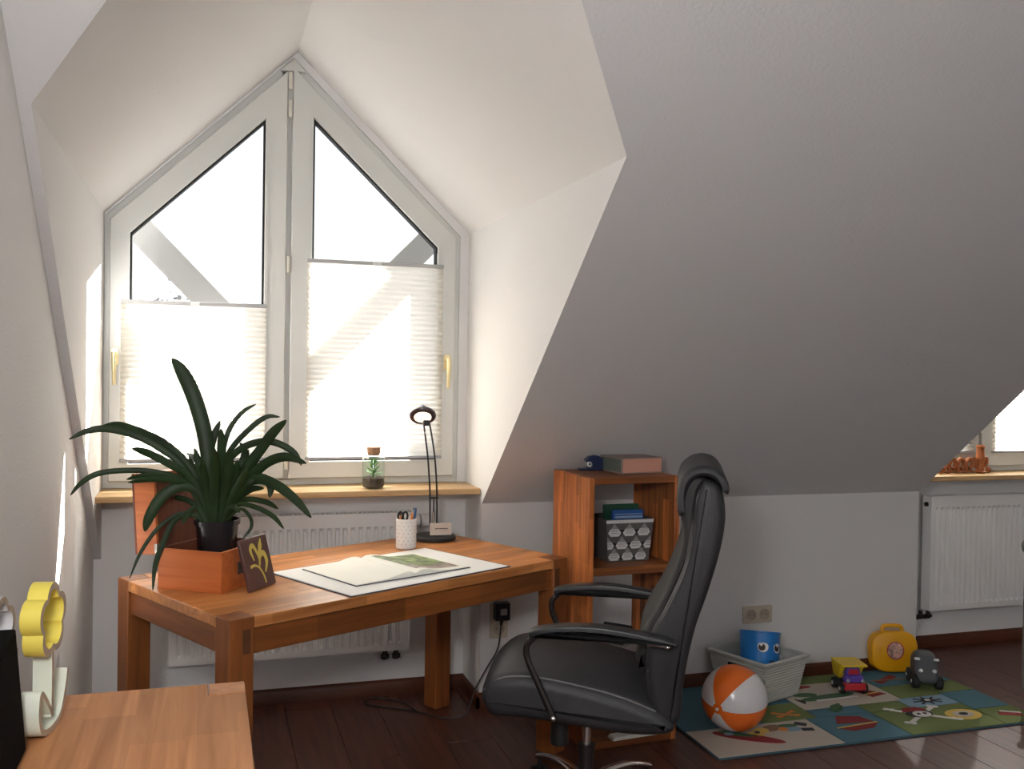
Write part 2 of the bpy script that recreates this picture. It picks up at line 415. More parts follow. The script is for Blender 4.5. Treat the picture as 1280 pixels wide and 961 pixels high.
# ------------------------------------------------------------------ windows
def offset(poly, d):   # inset a convex polygon (counter-clockwise) by d (scalar or list per edge)
    n = len(poly); L = []
    for i in range(n):
        p, q = Vector(poly[i]), Vector(poly[(i+1) % n]); t = (q-p).normalized(); nn = Vector((-t.y, t.x))
        L.append((p + nn*(d[i] if isinstance(d, (list, tuple)) else d), t))
    out = []
    for i in range(n):
        (p, t), (q, s) = L[i-1], L[i]
        den = t.x*s.y - t.y*s.x; k = ((q.x-p.x)*s.y - (q.y-p.y)*s.x)/den; out.append(tuple(p + t*k))
    return out
def ringprism(b, outer, inner, y0, y1):
    n = len(outer)
    for i in range(n):
        j = (i+1) % n
        b.prism([outer[i], outer[j], inner[j], inner[i]], y0, y1, XZ)
def window(idx, g, zb, ze, xm, inner_left=None, blinds=None, hingez=()):
    xl, xr, xa, za = g
    pent = [(xl, zb), (xr, zb), (xr, ze), (xa, za), (xl, ze)]
    root = bpy.data.objects.new('window_%d' % idx, None); COL.objects.link(root); root['kind'] = 'structure'
    b = B(); ringprism(b, pent, offset(pent, [.03, .055, .035, .035, .055]), YW+.004, YW+.075)
    b.box((xm-.035, YW+.004, zb+.02), (xm+.035, YW+.075, za-.04))
    b.prism([(xa-.056, za-.064), (xa+.056, za-.064), (xa, za-.010)], YW-.0225, YW+.02, XZ)
    b.out('window_frame', 'frame', root, bev=.003)
    for side in (-1, 1):
        def top(x): return za - (za-ze)*abs(x-xa)/((xr-xl)/2)
        if side < 0:
            A, C = xl+.024, xm-.010
            out = [(A, zb+.03), (C, zb+.03), (C, top(C)-.04), (A, top(A)-.036)]
            ins = [.075, .092, .092, .078]
        else:
            A, C = xm+.010, xr-.024
            out = [(A, zb+.03), (C, zb+.03), (C, top(C)-.036), (A, top(A)-.04)]
            ins = [.075, .085, .092, .090]
        inn = offset(out, ins)
        b = B(); ringprism(b, out, inn, YW-.022, YW+.05)
        sash = b.out('sash', 'frame', root, bev=.005, seg=3)
        b = B(); ringprism(b, offset(inn, -.002), offset(inn, .008), YW-.012, YW+.03); b.out('seal', 'seal', sash)
        b = B(); ringprism(b, offset(inn, -.014), offset(inn, -.002), YW-.0265, YW-.010)
        b.out('glazing_bead', 'frame', sash)
        b = B(); P = offset(inn, .002); b.prism(P, YW+.014, YW+.018, XZ); b.out('pane', 'glass', sash)
        # handle on the outer stile
        hx = (xl+.048) if side < 0 else (xr-.062); hz = 1.50
        b = B(); b.prism(rrect(hx-.014, hz-.035, hx+.014, hz+.035, .01), YW-.022, YW-.032, XZ)
        b.cyl((hx, YW-.032, hz+.012), (hx, YW-.062, hz+.012), .010)
        b.tube([(hx, YW-.062, hz+.018), (hx, YW-.066, hz-.02), (hx, YW-.064, hz-.07), (hx, YW-.060, hz-.115)], [.011, .010, .008, .007], 10)
        lab(b.out('handle', 'gold', root, bev=.001), 'pale brass handle pointing down')
    for hz in hingez:
        b = B(); b.cyl((xm, YW-.026, hz-.035), (xm, YW-.026, hz+.035), .008, n=12)
        b.cyl((xm, YW-.026, hz-.008), (xm, YW-.026, hz-.004), .0095, n=12)
        b.out('hinge', 'hinge', root)
    return root
window(1, G1, WZ0+.002, WZE, .335, hingez=(2.70, 2.58, 1.91, 1.06))
window(2, G2, WZ0+.002, WZE, 4.062, hingez=(2.4, 1.20, 1.06))

def blind(x0, x1, zt, zb, label, railtab=True):
    t = thing('pleated_blind', label, 'blind', (x0, YW-.030, zb)); W, H = x1-x0, zt-zb
    b = B(); b.box((0, -.010, H-.016), (W, .006, H)); b.out('top_rail', 'rail', t, bev=.002)
    b = B(); b.box((W*.47, -.014, H-.018), (W*.53, -.010, H-.002)); b.out('pull_tab', 'frame', t, bev=.001)
    b = B(); b.box((0, -.010, 0), (W, .006, .012)); b.out('bottom_rail', 'greypen', t, bev=.002)
    b = B(); n = int((H-.03)/.011)
    for i in range(n):
        za, zc = .012+(H-.028)*i/n, .012+(H-.028)*(i+1)/n
        ya, yc = (-.007, .003) if i % 2 else (.003, -.007)
        b.poly([(.002, ya, za), (W-.002, ya, za), (W-.002, yc, zc), (.002, yc, zc)])
    b.out('pleated_cloth', 'blind', t, ang=5)
    for x in (.03, W-.03):
        b = B(); b.cyl((x, .001, H), (x, .001, H+.05), .0012, n=6); b.out('tension_cord', 'frame', t)
    return t
blind(-.338, .245, 1.735, 1.066, 'lower white pleated blind on the left sash of the gable window', 1)
blind(.414, 1.020, 1.940, 1.066, 'higher white pleated blind on the right sash of the gable window', 1)
blind(4.128, 4.60, 2.06, 1.055, 'white pleated blind in the far right dormer window')
blind(3.55, 4.00, 2.06, 1.055, 'white pleated blind on the hidden sash of the right dormer')

# window sills
def sill(name, x0, x1, yf):
    b = B(); b.box((x0, yf, .928), (x1, YW+.004, .954)); struct(b.out(name, 'sill', bev=.004, seg=3))
sill('trim_1', XL+.001, XC2-.002, 4.045)
sill('trim_2', XC3+.002, XC4-.002, 4.10)

# braces of the gable outside: two boards in a V
for k, sg in enumerate((-1, 1)):
    b = B(); c = Vector((.352, 0, 1.40)); d = Vector((sg*.70, 0, .725)).normalized(); n = Vector((-d.z, 0, d.x))
    p0 = c - d*.03; p1 = c + d*1.35; hw = .058
    b.hexa([tuple(p + n*s + Vector((0, y, 0))) for y in (YW+.19+.03*k, YW+.235+.03*k) for p, s in ((p0, -hw), (p1, -hw), (p1, hw), (p0, hw))])
    struct(b.out('trim_%d' % (3+k), 'outside'))
# a treetop far outside
t = thing('treetop', 'bare little treetop seen far off above the lower blind', 'tree', (-.33, 13.0, -3.28))
b = B(); b.tube([(0, 0, 0), (.03, 0, 3.2), (.0, 0, 5.6)], [.12, .08, .02]); b.out('trunk', 'cutwood', t)
b = B()
for k in range(60):
    p = Vector((random.gauss(0, .13), random.gauss(0, .13), 5.50 + random.gauss(0, .12))); q = Vector((random.uniform(-1, 1), random.uniform(-1, 1), random.uniform(-.5, .5)))*.07
    r = q.orthogonal().normalized()*.03; b.poly([p-q, p+r, p+q, p-r])
f = b.out('foliage', 'outside', t); f['kind'] = 'stuff'

# ------------------------------------------------------------------ radiators
def radiator(x0, x1, label, pipes_right, valve_top):
    t = thing('radiator', label, 'radiator', (x0, YW, .222)); W, H = x1-x0, .612
    y0, y1 = -.092, -.028
    # ribbed front panel, stamped: one continuous sheet
    b = B(); n = max(8, int((W-.07)/.0333)); xs = [0.0, .03]
    rows = [(0, 0), (.028, 0), (.04, 1), (H-.075, 1), (H-.06, 0), (H-.012, 0)]
    cols = [(0, 0), (.03, 0)]
    p = (W-.06)/n
    for i in range(n):
        a = .03+i*p; cols += [(a+p*.2, 1), (a+p*.45, 1), (a+p*.65, 0), (a+p, 0)]
    cols += [(W, 0)]
    grid = [[b.bm.verts.new((cx, y0 + .015*cf*rf, rz)) for cx, cf in cols] for rz, rf in rows]
    for r in range(len(rows)-1):
        for c in range(len(cols)-1): b._f([grid[r][c], grid[r][c+1], grid[r+1][c+1], grid[r+1][c]])
    b.out('front_panel', 'rad', t, ang=20)
    b = B(); b.box((.001, y0+.017, .004), (W-.001, y0+.022, H-.02)); b.box((.002, y1-.006, .004), (W-.002, y1, H-.02)); b.out('back_panel', 'rad', t)
    for x in (0, W):
        s = 1 if x == 0 else -1
        b = B(); b.box((x-.0015*s, y0-.001, .0), (x+.006*s, y1+.002, H)); o = b.out('side_cover', 'rad', t, bev=.002)
        b = B(); b.cyl((x-.012*s, (y0+y1)/2, H-.045), (x-.001*s, (y0+y1)/2, H-.045), .012, n=14); b.out('bleed_plug', 'cable', o)
    b = B(); b.box((0, y0-.001, H-.014), (W, y0+.008, H)); b.box((0, y1-.006, H-.014), (W, y1+.002, H))
    k = int(W/.02)
    for i in range(k): b.box((.006+i*(W-.012)/k, y0+.008, H-.008), (.014+i*(W-.012)/k, y1-.006, H-.002))
    b.out('top_grille', 'rad', t)
    for x in (.15, W-.15):
        b = B(); b.box((x, y1, .1), (x+.03, -.004, H-.1)); b.out('wall_bracket', 'rad', t)
    xp = W-.06 if pipes_right else .015
    b = B()
    for dx in (-.045, .005):
        b.cyl((xp+dx, -.06, .0), (xp+dx, -.06, -.045), .011, n=12); b.cyl((xp+dx-.018, -.06, -.032), (xp+dx+.018, -.06, -.032), .011, n=12)
        b.tube([(xp+dx, -.06, -.04), (xp+dx, -.03, -.05), (xp+dx, -.004, -.05)], .008)
    b.out('valve_block', 'post', t)
    if valve_top:
        b = B(); Mx = Matrix.Translation((W, -.06, H-.045)) @ Matrix.Rotation(radians(90), 4, 'Y')
        b.lathe([(.014, .022), (.026, .024), (.030, .055), (.029, .088), (.022, .096)], 24, Mx); th = b.out('thermostat_head', 'rad', t)
        b = B(); b.lathe([(.012, 0), (.014, .002), (.017, .020), (.012, .024)], 20, Mx); b.out('valve_collar', 'rail', th)
        b = B(); b.lathe([(.0285, .040), (.0302, .041), (.0304, .047), (.0290, .048)], 24, Mx, cap=False); b.out('scale_ring', 'rail', th)
    return t
radiator(-.137, .876, 'long white ribbed radiator behind the wooden desk', True, True)
radiator(3.682, 4.56, 'white ribbed radiator in the right dormer niche', False, False)

# ------------------------------------------------------------------ sockets
def socket(cx, cz, vert, label):
    t = thing('wall_socket', label, 'socket', (cx, YK, cz), rot=(0, 0 if not vert else 0, 0))
    hw, hh = (.0405, .078) if vert else (.078, .0405)
    b = B(); b.prism(rrect(-hw, -hh, hw, hh, .006), 0, -.010, XZ); b.out('cover_plate', 'plate', t, bev=.002)
    for s in (-1, 1):
        ox, oz = (0, .0355*s) if vert else (.0355*s, 0)
        b = B(); Mx = Matrix.Translation((ox, -.010, oz)) @ Matrix.Rotation(radians(90), 4, 'X')
        b.lathe([(.026, .0003), (.026, .003), (.021, .003), (.0195, .0006), (.001, .0006)], 28, Mx, cap=False); w_ = b.out('socket_insert', 'plate_in', t)
        b = B()
        for q in (-.0095, .0095): b.cyl((ox+q, -.0112, oz), (ox+q, -.0104, oz), .0028, n=10)
        b.out('contact_hole', 'cable', w_)
    return t
socket(1.229, .378, True, 'beige upright double socket behind the desk, adapter plugged in')
socket(2.519, .325, False, 'beige double wall socket above the toy basket')
t = thing('power_adapter', 'black power adapter plugged into the upright socket, cord hanging', 'adapter', (1.234, YK, .425))
b = B(); b.box((-.033, -.055, -.038), (.033, -.0105, .038)); b.out('adapter_body', 'black', t, bev=.004)
b = B(); b.box((-.012, -.0556, -.014), (.018, -.055, .014)); b.out('rating_label', 'greypen', t)
b = B(); b.cyl((0, -.035, -.038), (-.003, -.035, -.062), .009, .005, 12)
P = catmull([(-.003, -.035, -.06), (-.018, -.04, -.16), (-.07, -.05, -.24), (-.12, -.07, -.31), (-.17, -.10, -.40), (-.215, -.10, -.4215), (-.29, -.07, -.4215), (-.38, .03, -.4215), (-.50, .11, -.4215), (-.56, .17, -.4215), (-.50, .225, -.4215), (-.40, .15, -.4215), (-.36, .02, -.4215)], 8)
b.tube(P, .0032, 6); b.out('power_cord', 'cable', t)

# ------------------------------------------------------------------ globe lamp added out of view to supply fill light
fl = thing('fill_lamp', 'added fill lamp with a white globe, out of view', 'lamp', (-.26, .22, 0))
b = B(); b.lathe([(.11, 0), (.11, .015), (.02, .025), (.012, .03)], 32); b.out('base', 'black', fl)
b = B(); b.cyl((0, 0, .02), (0, 0, 1.69), .010, n=12); b.out('pole', 'black', fl)
M['globe'] = emit('fill_globe', (1, .985, .975), 88.0)
b = B(); b.ell((0, 0, 1.84), (.16, .16, .16), 28, 16); b.out('globe', 'globe', fl)

# ================================================================== DESK
DA = radians(27.2); DL, DW, DH = 1.43, .757, .75
desk = thing('desk', 'oiled wooden desk with thick corner legs by the gable window', 'desk', (.069, 2.834, 0), DA)
def desk_top(L, W, H, th, lw, lwx=None):
    # board whose corners are notched for the legs that come up flush
    g = .0015
    poly = [(lw+g, 0), (L-lw-g, 0), (L-lw-g, lw+g), (L, lw+g), (L, W-lw-g), (L-lw-g, W-lw-g), (L-lw-g, W), (lw+g, W), (lw+g, W-lw-g), (0, W-lw-g), (0, lw+g), (lw+g, lw+g)]
    b = B(); b.prism(poly, H-th, H, XY); return b
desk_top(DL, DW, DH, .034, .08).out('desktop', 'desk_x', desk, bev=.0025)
for x in (0, DL-.08):
    for y in (0, DW-.08):
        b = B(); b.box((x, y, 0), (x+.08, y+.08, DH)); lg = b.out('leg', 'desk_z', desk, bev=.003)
        # through tenon showing as a dark slot on the outer face
        yy = y-.0008 if y == 0 else y+.0795
        b = B(); xx = x+.044 if x == 0 else x+.010
        b.box((xx, yy, DH-.105), (xx+.024, yy+.0013, DH-.035)); b.out('tenon', 'endgrain', lg)
for y in (.012, DW-.036):
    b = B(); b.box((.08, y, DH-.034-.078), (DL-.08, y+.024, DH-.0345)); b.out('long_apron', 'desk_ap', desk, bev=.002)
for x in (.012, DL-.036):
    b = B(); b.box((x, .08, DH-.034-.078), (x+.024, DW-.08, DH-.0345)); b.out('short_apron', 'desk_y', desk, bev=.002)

# desk pad
dp = thing('desk_pad', 'white desk pad with a navy edge lying on the desk', 'desk pad', (.440, 3.030, DH+.0005), radians(28.0))
b = B(); b.box((0, 0, 0), (.715, .475, .003)); b.out('backing', 'navy', dp, bev=.001)
b = B(); b.box((.006, .004, .003), (.705, .470, .0045)); b.out('paper_sheet', 'paper', dp)
# open book
bk = thing('open_book', 'open hardback with a green photo page lying on the desk pad', 'book', (.475, 3.157, DH+.0055), radians(25))
PWD, PHT = .242, .335
b = B(); b.box((-.003, -.003, 0), (2*PWD+.003, PHT+.003, .0025)); b.out('cover', 'navy', bk, bev=.001)
for s, nm in ((0, 'left'), (1, 'right')):
    b = B(); prof = []
    for i in range(13):
        f = i/12; h = .004 + .011*sin(min(1, (1-f)*1.0)**.8*pi*.62) * (1 if f < 1 else 1) if False else .0045 + .012*math.exp(-((f-.16)/.20)**2) + .006*(1-f)*(1 if f > .02 else .2)
        x = PWD + (f*PWD if s else -f*PWD); prof.append((x, h))
    ring = prof + [(prof[-1][0], .0026), (prof[0][0], .0026)]
    b.prism(ring, 0, PHT, XZ); o = b.out('page_block', 'page', bk, ang=50)
    if s:
        def surf(f): return .0051 + .012*math.exp(-((f-.16)/.20)**2) + .006*(1-f)
        b = B(); n = 10
        for i in range(n):
            f0, f1 = .10+.80*i/n, .10+.80*(i+1)/n
            b.poly([(PWD+f0*PWD, .10, surf(f0)), (PWD+f1*PWD, .10, surf(f1)), (PWD+f1*PWD, PHT-.03, surf(f1)), (PWD+f0*PWD, PHT-.03, surf(f0))])
        lab(b.out('printed_photo', 'photo_green', o), 'green garden photo printed on the right page')
        b = B()
        for i in range(n):
            f0, f1 = .10+.80*i/n, .10+.80*(i+1)/n
            b.poly([(PWD+f0*PWD, .03, surf(f0)), (PWD+f1*PWD, .03, surf(f1)), (PWD+f1*PWD, .10, surf(f1)), (PWD+f0*PWD, .10, surf(f0))])
        b.out('printed_ground', 'photo_grey', o)

# pen cup and pens
CX, CY = .772, 3.815
cup = thing('pen_cup', 'white dotted ceramic pen cup standing on the desk', 'cup', (CX, CY, DH+.0005))
b = B(); b.lathe([(.036, 0), (.0405, .003), (.0405, .118), (.0385, .120), (.037, .118), (.037, .006), (.02, .005)], 36); b.out('cup_body', 'cup', cup)
b = B()
for k in range(7):
    for a in range(14):
        th = 2*pi*(a + .5*(k % 2))/14; z = .02+k*.0145; c = Vector((cos(th), sin(th), 0))
        b.cyl(c*.0402 + Vector((0, 0, z)), c*.0409 + Vector((0, 0, z)), .0026, n=7)
o = b.out('dot_pattern', 'hole', cup); o['kind'] = 'stuff'
def pen(dx, dy, tx, ty, ln, r, m, label, tip='ink'):
    t = thing('pen', label, 'pen', (CX+dx, CY+dy, DH+.008), group='pens in the white cup')
    d = Vector((tx, ty, 1)).normalized()
    b = B(); b.cyl(d*.008, d*ln, r, n=10); b.out('barrel', m, t)
    b = B(); b.cyl(d*ln, d*(ln+.012), r*1.0, r*.55, 10); b.out('end_cap', tip, t); return t
pen(-.012, .010, -.10, -.05, .125, .004, 'orange', 'short orange pencil in the white pen cup')
pen(.010, .008, .12, .0, .122, .005, 'orange', 'thick orange marker in the white pen cup, tallest orange one', 'orange')
pen(.016, -.010, .13, .02, .145, .0055, 'steelblue', 'dark blue pen leaning right in the white cup', 'steelblue')
pen(.020, .012, .10, .08, .142, .0035, 'greypen', 'thin grey pen at the right of the white cup')
t = thing('scissors', 'black handled scissors standing in the white pen cup', 'scissors', (CX-.016, CY-.006, DH+.008))
b = B(); b.box((-.006, -.002, .0), (.006, .002, .105)); b.out('blade', 'chrome', t)
for s in (-1, 1):
    b = B(); P = [(.010*s + .009*cos(q), 0, .122 + .017*sin(q)) for q in [2*pi*i/16 for i in range(17)]]; b.tube(P, .004, 8, cap=False); b.out('finger_loop', 'black', t)

# desk lamp
LX, LY = .928, 3.982
lamp = thing('desk_lamp', 'black lit desk lamp with two thin rods on the desk', 'lamp', (LX, LY, DH+.0005))
b = B(); b.lathe([(.082, 0), (.089, .003), (.089, .014), (.084, .020), (.03, .023), (.012, .024)], 48); b.out('base', 'black', lamp)
rodL = catmull([(-.018, .012, .02), (-.021, .010, .19), (-.034, -.005, .33), (-.050, -.02, .43), (-.062, -.03, .499)], 10)
rodR = catmull([(.011, .012, .02), (.009, .010, .19), (-.004, -.005, .33), (-.022, -.02, .43), (-.038, -.03, .499)], 10)
for P in (rodL, rodR):
    b = B(); b.tube(P, .0038, 10); b.out('rod', 'black', lamp)
b = B(); b.box((-.022, .004, .172), (.016, .016, .178)); b.cyl((-.004, .010, .10), (-.004, .010, .172), .003, n=8); b.out('crossbar', 'black', lamp, bev=.001)
b = B(); b.cyl((-.004, .010, .02), (-.004, .010, .115), .0055, n=10); b.out('inner_tube', 'chrome', lamp)
nrm = Vector((-.12, -.62, -.78)).normalized()
hc = Vector((-.068, -.040, .527)); Q = nrm.to_track_quat('Z', 'Y').to_matrix().to_4x4(); Mh = Matrix.Translation(hc) @ Q
b = B(); b.lathe([(.052, .010), (.056, .004), (.054, -.004), (.036, -.020), (.018, -.034), (.006, -.042)], 40, Mh); sh = b.out('lamp_shade', 'lampred', lamp)
b = B(); b.lathe([(.036, .0095), (.036, .0125), (.0355, .013)], 36, Mh); b.out('lens', 'lens', sh)
b = B(); b.lathe([(.022, -.031), (.016, -.040), (.004, -.052)], 20, Mh); b.out('shade_tip', 'steelblue', sh)
b = B(); b.box((-.014, -.012, -.012), (.014, .012, .012), Matrix.Translation((-.050, -.030, .494))); b.out('head_joint', 'black', lamp, bev=.003)
b = B(); b.cyl((-.053, -.040, .478), (-.055, -.04, .455), .0012, n=6); b.ell((-.055, -.04, .452), (.004, .004, .006), 8, 6); b.out('pull_knob', 'chrome', lamp)
# card on the lamp base
t = thing('note_card', 'small beige card with a dark line standing on the lamp base', 'card', (.897, 3.935, DH+.0265), radians(-2), rot=(radians(-10), 0, radians(-2)))
b = B(); b.box((0, 0, 0), (.092, .0015, .050)); b.out('card_sheet', 'card', t)
b = B()
xq = .022
for wd in (.010, .006, .013, .008, .012): b.box((xq, -.0004, .0245), (xq+wd, 0, .0285)); xq += wd+.0012
b.out('printed_line', 'ink', t)

# ------------------------------------------------------------------ wooden crate with hinged lid, pot plant, tile
CA = radians(-35)
crate = thing('wooden_box', 'orange wooden box with its lid hinged open, on the desk', 'box', (-.142, 3.306, DH+.0005), CA)
W_, D_, H_, T_ = .237, .262, .130, .011
b = B(); b.box((0, 0, 0), (W_, D_, .008)); b.out('bottom_board', 'crate', crate)
b = B(); b.box((0, 0, .008), (W_, T_, H_)); b.out('front_board', 'crate', crate, bev=.0015)
b = B(); b.box((0, D_-T_, .008), (W_, D_, H_)); b.out('back_board', 'crate_in', crate, bev=.0015)
b = B(); b.box((0, T_, .008), (T_, D_-T_, H_)); b.out('side_board', 'crate_in', crate, bev=.0015)
b = B(); b.box((W_-T_, T_, .008), (W_, D_-T_, H_)); sb = b.out('side_board', 'crate', crate, bev=.0015)
b = B(); b.box((W_-.0005, .09, .045), (W_+.004, .17, .085)); b.out('label_holder', 'ink', sb, bev=.001)
# lid: shallow tray standing up along the left side
lt = radians(4); LID = Matrix.Translation((-.002, 0, H_-.022)) @ Matrix.Rotation(-lt, 4, 'Y')
b = B(); LH, LD = .262, .085
b.box((-LD, 0, 0), (-LD+.008, D_, LH), LID); lid = b.out('lid_panel', 'crate_in', crate, bev=.001)
b = B(); b.box((-LD+.008, 0, .0), (0, T_, LH), LID); b.out('lid_front', 'crate', lid, bev=.001)
b = B(); b.box((-LD+.008, D_-T_, .0), (0, D_, LH), LID); b.out('lid_back', 'crate', lid, bev=.001)
b = B(); b.box((-LD+.008, T_, LH-T_), (0, D_-T_, LH), LID); b.out('lid_top', 'crate', lid, bev=.001)
b = B(); b.box((-LD+.008, T_, 0), (0, D_-T_, T_), LID); b.out('lid_bottom', 'crate', lid, bev=.001)
b = B(); b.box((-.009, T_, T_), (-.003, D_-T_, LH-T_), LID); b.out('lid_liner', 'crate_in', lid)
b = B(); b.box((-.012, -.003, H_-.018), (.012, 0, H_+.012)); b.cyl((-.0, -.004, H_-.02), (-.0, -.004, H_+.014), .004, n=10); b.out('clasp', 'chrome', crate)

Rc = Matrix.Rotation(CA, 3, 'Z'); pc = Vector((-.142, 3.306, 0)) + Rc @ Vector((.128, .135, 0))
PZ = DH + .0095
plant = thing('potted_plant', 'strap leaved green plant in a dark pot inside the wooden box', 'plant', (pc.x, pc.y, PZ))
b = B(); b.lathe([(.052, 0), (.055, .004), (.068, .185), (.074, .187), (.075, .202), (.071, .203), (.067, .185), (.064, .175)], 40, cap=False); b.out('pot', 'potpl', plant)
b = B(); b.lathe([(.001, .178), (.03, .182), (.066, .176)], 24, cap=False); b.out('soil', 'soil', plant)
CAMP = Vector((0, 0, CAM_H))
def at_depth(px, py, dz):   # photo pixel measured at a distance from the camera (used only to survey the leaf shapes)
    d = FWD + RGT*((px-640)/FPX) + UPV*((480.5-py)/FPX); return CAMP + d*dz
pdep = (pc - Vector((0, 0, 0)) - Vector((0, 0, 0))).to_3d(); PD = (Vector((pc.x, pc.y, .95)) - CAMP).dot(FWD)
def leaf(pts, wid, d0, d1, tipw=.25):
    """pts: survey points tip -> root, wid in metres, d0 = depth offset of the tip, d1 = of the root"""
    n = len(pts); P = []
    for i, (x, y) in enumerate(pts):
        f = i/(n-1); P.append(at_depth(x, y, PD + d0*(1-f)**1.3 + d1*f))
    P = catmull(P, 6)[::-1]; N = len(P); b = B(); L_, C_, R_ = [], [], []
    org = Vector((pc.x, pc.y, PZ))
    for i, p in enumerate(P):
        t = i/(N-1); d = (P[min(i+1, N-1)] - P[max(i-1, 0)]).normalized()
        view = (p-CAMP).normalized(); side = d.cross(view)
        if side.length < 1e-3: side = RGT.copy()
        side.normalize(); nn = side.cross(d).normalized()
        wv = wid*(.55+.45*min(1, t/.35))*(1 - .80*max(0, (t-.62)/.38)**2.6) * .5
        if i == N-1: wv *= .45
        sd = (side*.88 + nn*.47)
        sd2 = (side*.88 - nn*.47)
        C_.append(b.bm.verts.new(p-org)); L_.append(b.bm.verts.new(p + sd*wv - org)); R_.append(b.bm.verts.new(p - sd2*wv - org))
    for i in range(N-1):
        b._f([L_[i], C_[i], C_[i+1], L_[i+1]]); b._f([C_[i], R_[i], R_[i+1], C_[i+1]])
    return b.out('leaf', 'leaf', plant, ang=60, solid=.0012)
LEAVES = [
 ([(215, 448), (226, 462), (238, 485), (249, 516), (257, 550), (262, 600), (268, 660)], .056, .02, .0),
 ([(86, 549), (108, 539), (133, 536), (168, 544), (201, 561), (233, 590), (258, 655)], .025, -.12, -.02),
 ([(128, 532), (149, 531), (182, 542), (211, 558), (241, 590), (262, 655)], .028, .02, .0),
 ([(165, 560), (184, 566), (212, 580), (236, 598), (260, 655)], .028, -.16, -.03),
 ([(88, 619), (101, 604), (122, 592), (155, 588), (195, 590), (233, 603), (258, 655)], .020, -.17, -.02),
 ([(158, 599), (176, 595), (205, 594), (235, 606), (258, 655)], .018, -.21, -.03),
 ([(160, 603), (185, 599), (215, 600), (240, 612), (260, 655)], .022, -.20, -.02),
 ([(181, 664), (187, 645), (203, 620), (228, 607), (250, 618), (262, 655)], .040, -.17, -.03),
 ([(162, 723), (175, 692), (193, 665), (211, 649), (230, 641), (252, 645), (262, 660)], .014, -.16, -.03),
 ([(191, 738), (194, 707), (203, 681), (214, 656), (227, 645), (246, 645), (258, 660)], .020, -.20, -.04),
 ([(275, 526), (266, 550), (261, 582), (264, 655)], .028, .05, .01),
 ([(276, 536), (277, 560), (275, 593), (270, 655)], .032, -.04, -.01),
 ([(320, 505), (303, 515), (287, 536), (279, 562), (272, 600), (270, 655)], .018, .10, .02),
 ([(350, 521), (333, 521), (312, 536), (288, 563), (274, 600), (268, 655)], .020, .06, .01),
 ([(358, 525), (341, 541), (325, 563), (303, 594), (280, 655)], .038, -.03, -.01),
 ([(377, 582), (368, 566), (347, 554), (325, 552), (298, 563), (280, 590), (272, 655)], .026, .0, .0),
 ([(383, 579), (358, 571), (336, 577), (317, 593), (290, 622), (278, 655)], .036, -.08, -.02),
 ([(389, 647), (371, 626), (347, 607), (325, 599), (300, 607), (284, 630), (276, 656)], .036, -.12, -.03),
 ([(355, 661), (341, 645), (320, 634), (298, 631), (280, 650)], .018, -.14, -.04),
 ([(348, 636), (331, 627), (303, 625), (280, 645)], .020, -.05, -.01),
 ([(303, 674), (314, 659), (312, 645), (300, 636), (284, 650)], .012, -.10, -.05),
 ([(233, 566), (242, 572), (252, 590), (262, 655)], .018, .10, .02),
 ([(326, 557), (318, 575), (305, 596), (284, 655)], .034, .10, .02),
 ([(337, 622), (338, 607), (327, 597), (304, 610), (282, 655)], .030, -.06, -.02),
 ([(300, 553), (306, 566), (298, 590), (280, 655)], .026, .08, .02),
 ([(225, 584), (240, 600), (254, 622), (264, 660)], .030, -.08, -.03),
 ([(287, 560), (286, 590), (280, 620), (274, 660)], .034, -.10, -.04),
 ([(243, 560), (250, 585), (256, 615), (264, 660)], .030, .06, .02),
 ([(310, 585), (300, 605), (290, 625), (278, 660)], .034, -.12, -.04),
 ([(205, 625), (222, 622), (242, 630), (262, 660)], .020, .02, .0),
 ([(330, 610), (312, 612), (294, 628), (278, 660)], .026, .06, .01),
]
LEAVES += [
 ([(252, 575), (256, 600), (262, 630), (266, 662)], .030, -.10, -.04), ([(297, 575), (292, 600), (282, 630), (276, 662)], .032, -.06, -.03),
 ([(268, 560), (268, 590), (268, 625), (268, 662)], .034, -.12, -.05), ([(318, 600), (305, 608), (290, 628), (276, 662)], .028, -.10, -.04),
 ([(215, 604), (232, 606), (250, 624), (264, 662)], .026, -.06, -.02), ([(262, 575), (264, 600), (266, 630), (268, 662)], .028, .08, .02),
 ([(311, 562), (303, 585), (288, 620), (274, 662)], .026, .12, .03), ([(236, 570), (246, 596), (256, 625), (264, 662)], .024, .10, .03),
 ([(300, 640), (292, 634), (284, 640), (274, 662)], .022, -.12, -.05), ([(228, 655), (236, 640), (248, 636), (262, 662)], .020, -.12, -.05)]
for a in LEAVES: leaf(*a)

# brown tile with a lily motif leaning on the box
ti = thing('decorative_tile', 'square brown tile with a yellow flower motif leaning on the box', 'tile', (.142, 3.158, DH+.003), rot=(radians(-15), 0, radians(56)))
b = B(); b.box((0, 0, 0), (.158, .012, .168)); b.out('tile_body', 'brown', ti, bev=.003)
def blob(pts, wds, name='motif'):
    P = catmull([(x, -.0006, z) for x, z in pts], 8); n = len(P); Wd = [wds[0]+(0)]*n; b = B()
    L_, R_ = [], []
    for i, p in enumerate(P):
        f = i/(n-1)*(len(wds)-1); k = min(int(f), len(wds)-2); wv = (wds[k]+(wds[k+1]-wds[k])*(f-k))/2
        d = (P[min(i+1, n-1)] - P[max(i-1, 0)]).normalized(); s = Vector((-d.z, 0, d.x))
        L_.append(b.bm.verts.new(p+s*wv)); R_.append(b.bm.verts.new(p-s*wv))
    for i in range(n-1): b._f([L_[i], R_[i], R_[i+1], L_[i+1]])
    o = b.out(name, 'motif', ti); mo = o.modifiers.new('s', 'SOLIDIFY'); mo.thickness = .001; mo.offset = 0
blob([(.100, .012), (.094, .040), (.078, .065), (.055, .077), (.030, .075)], [.006, .007, .007, .008, .010])
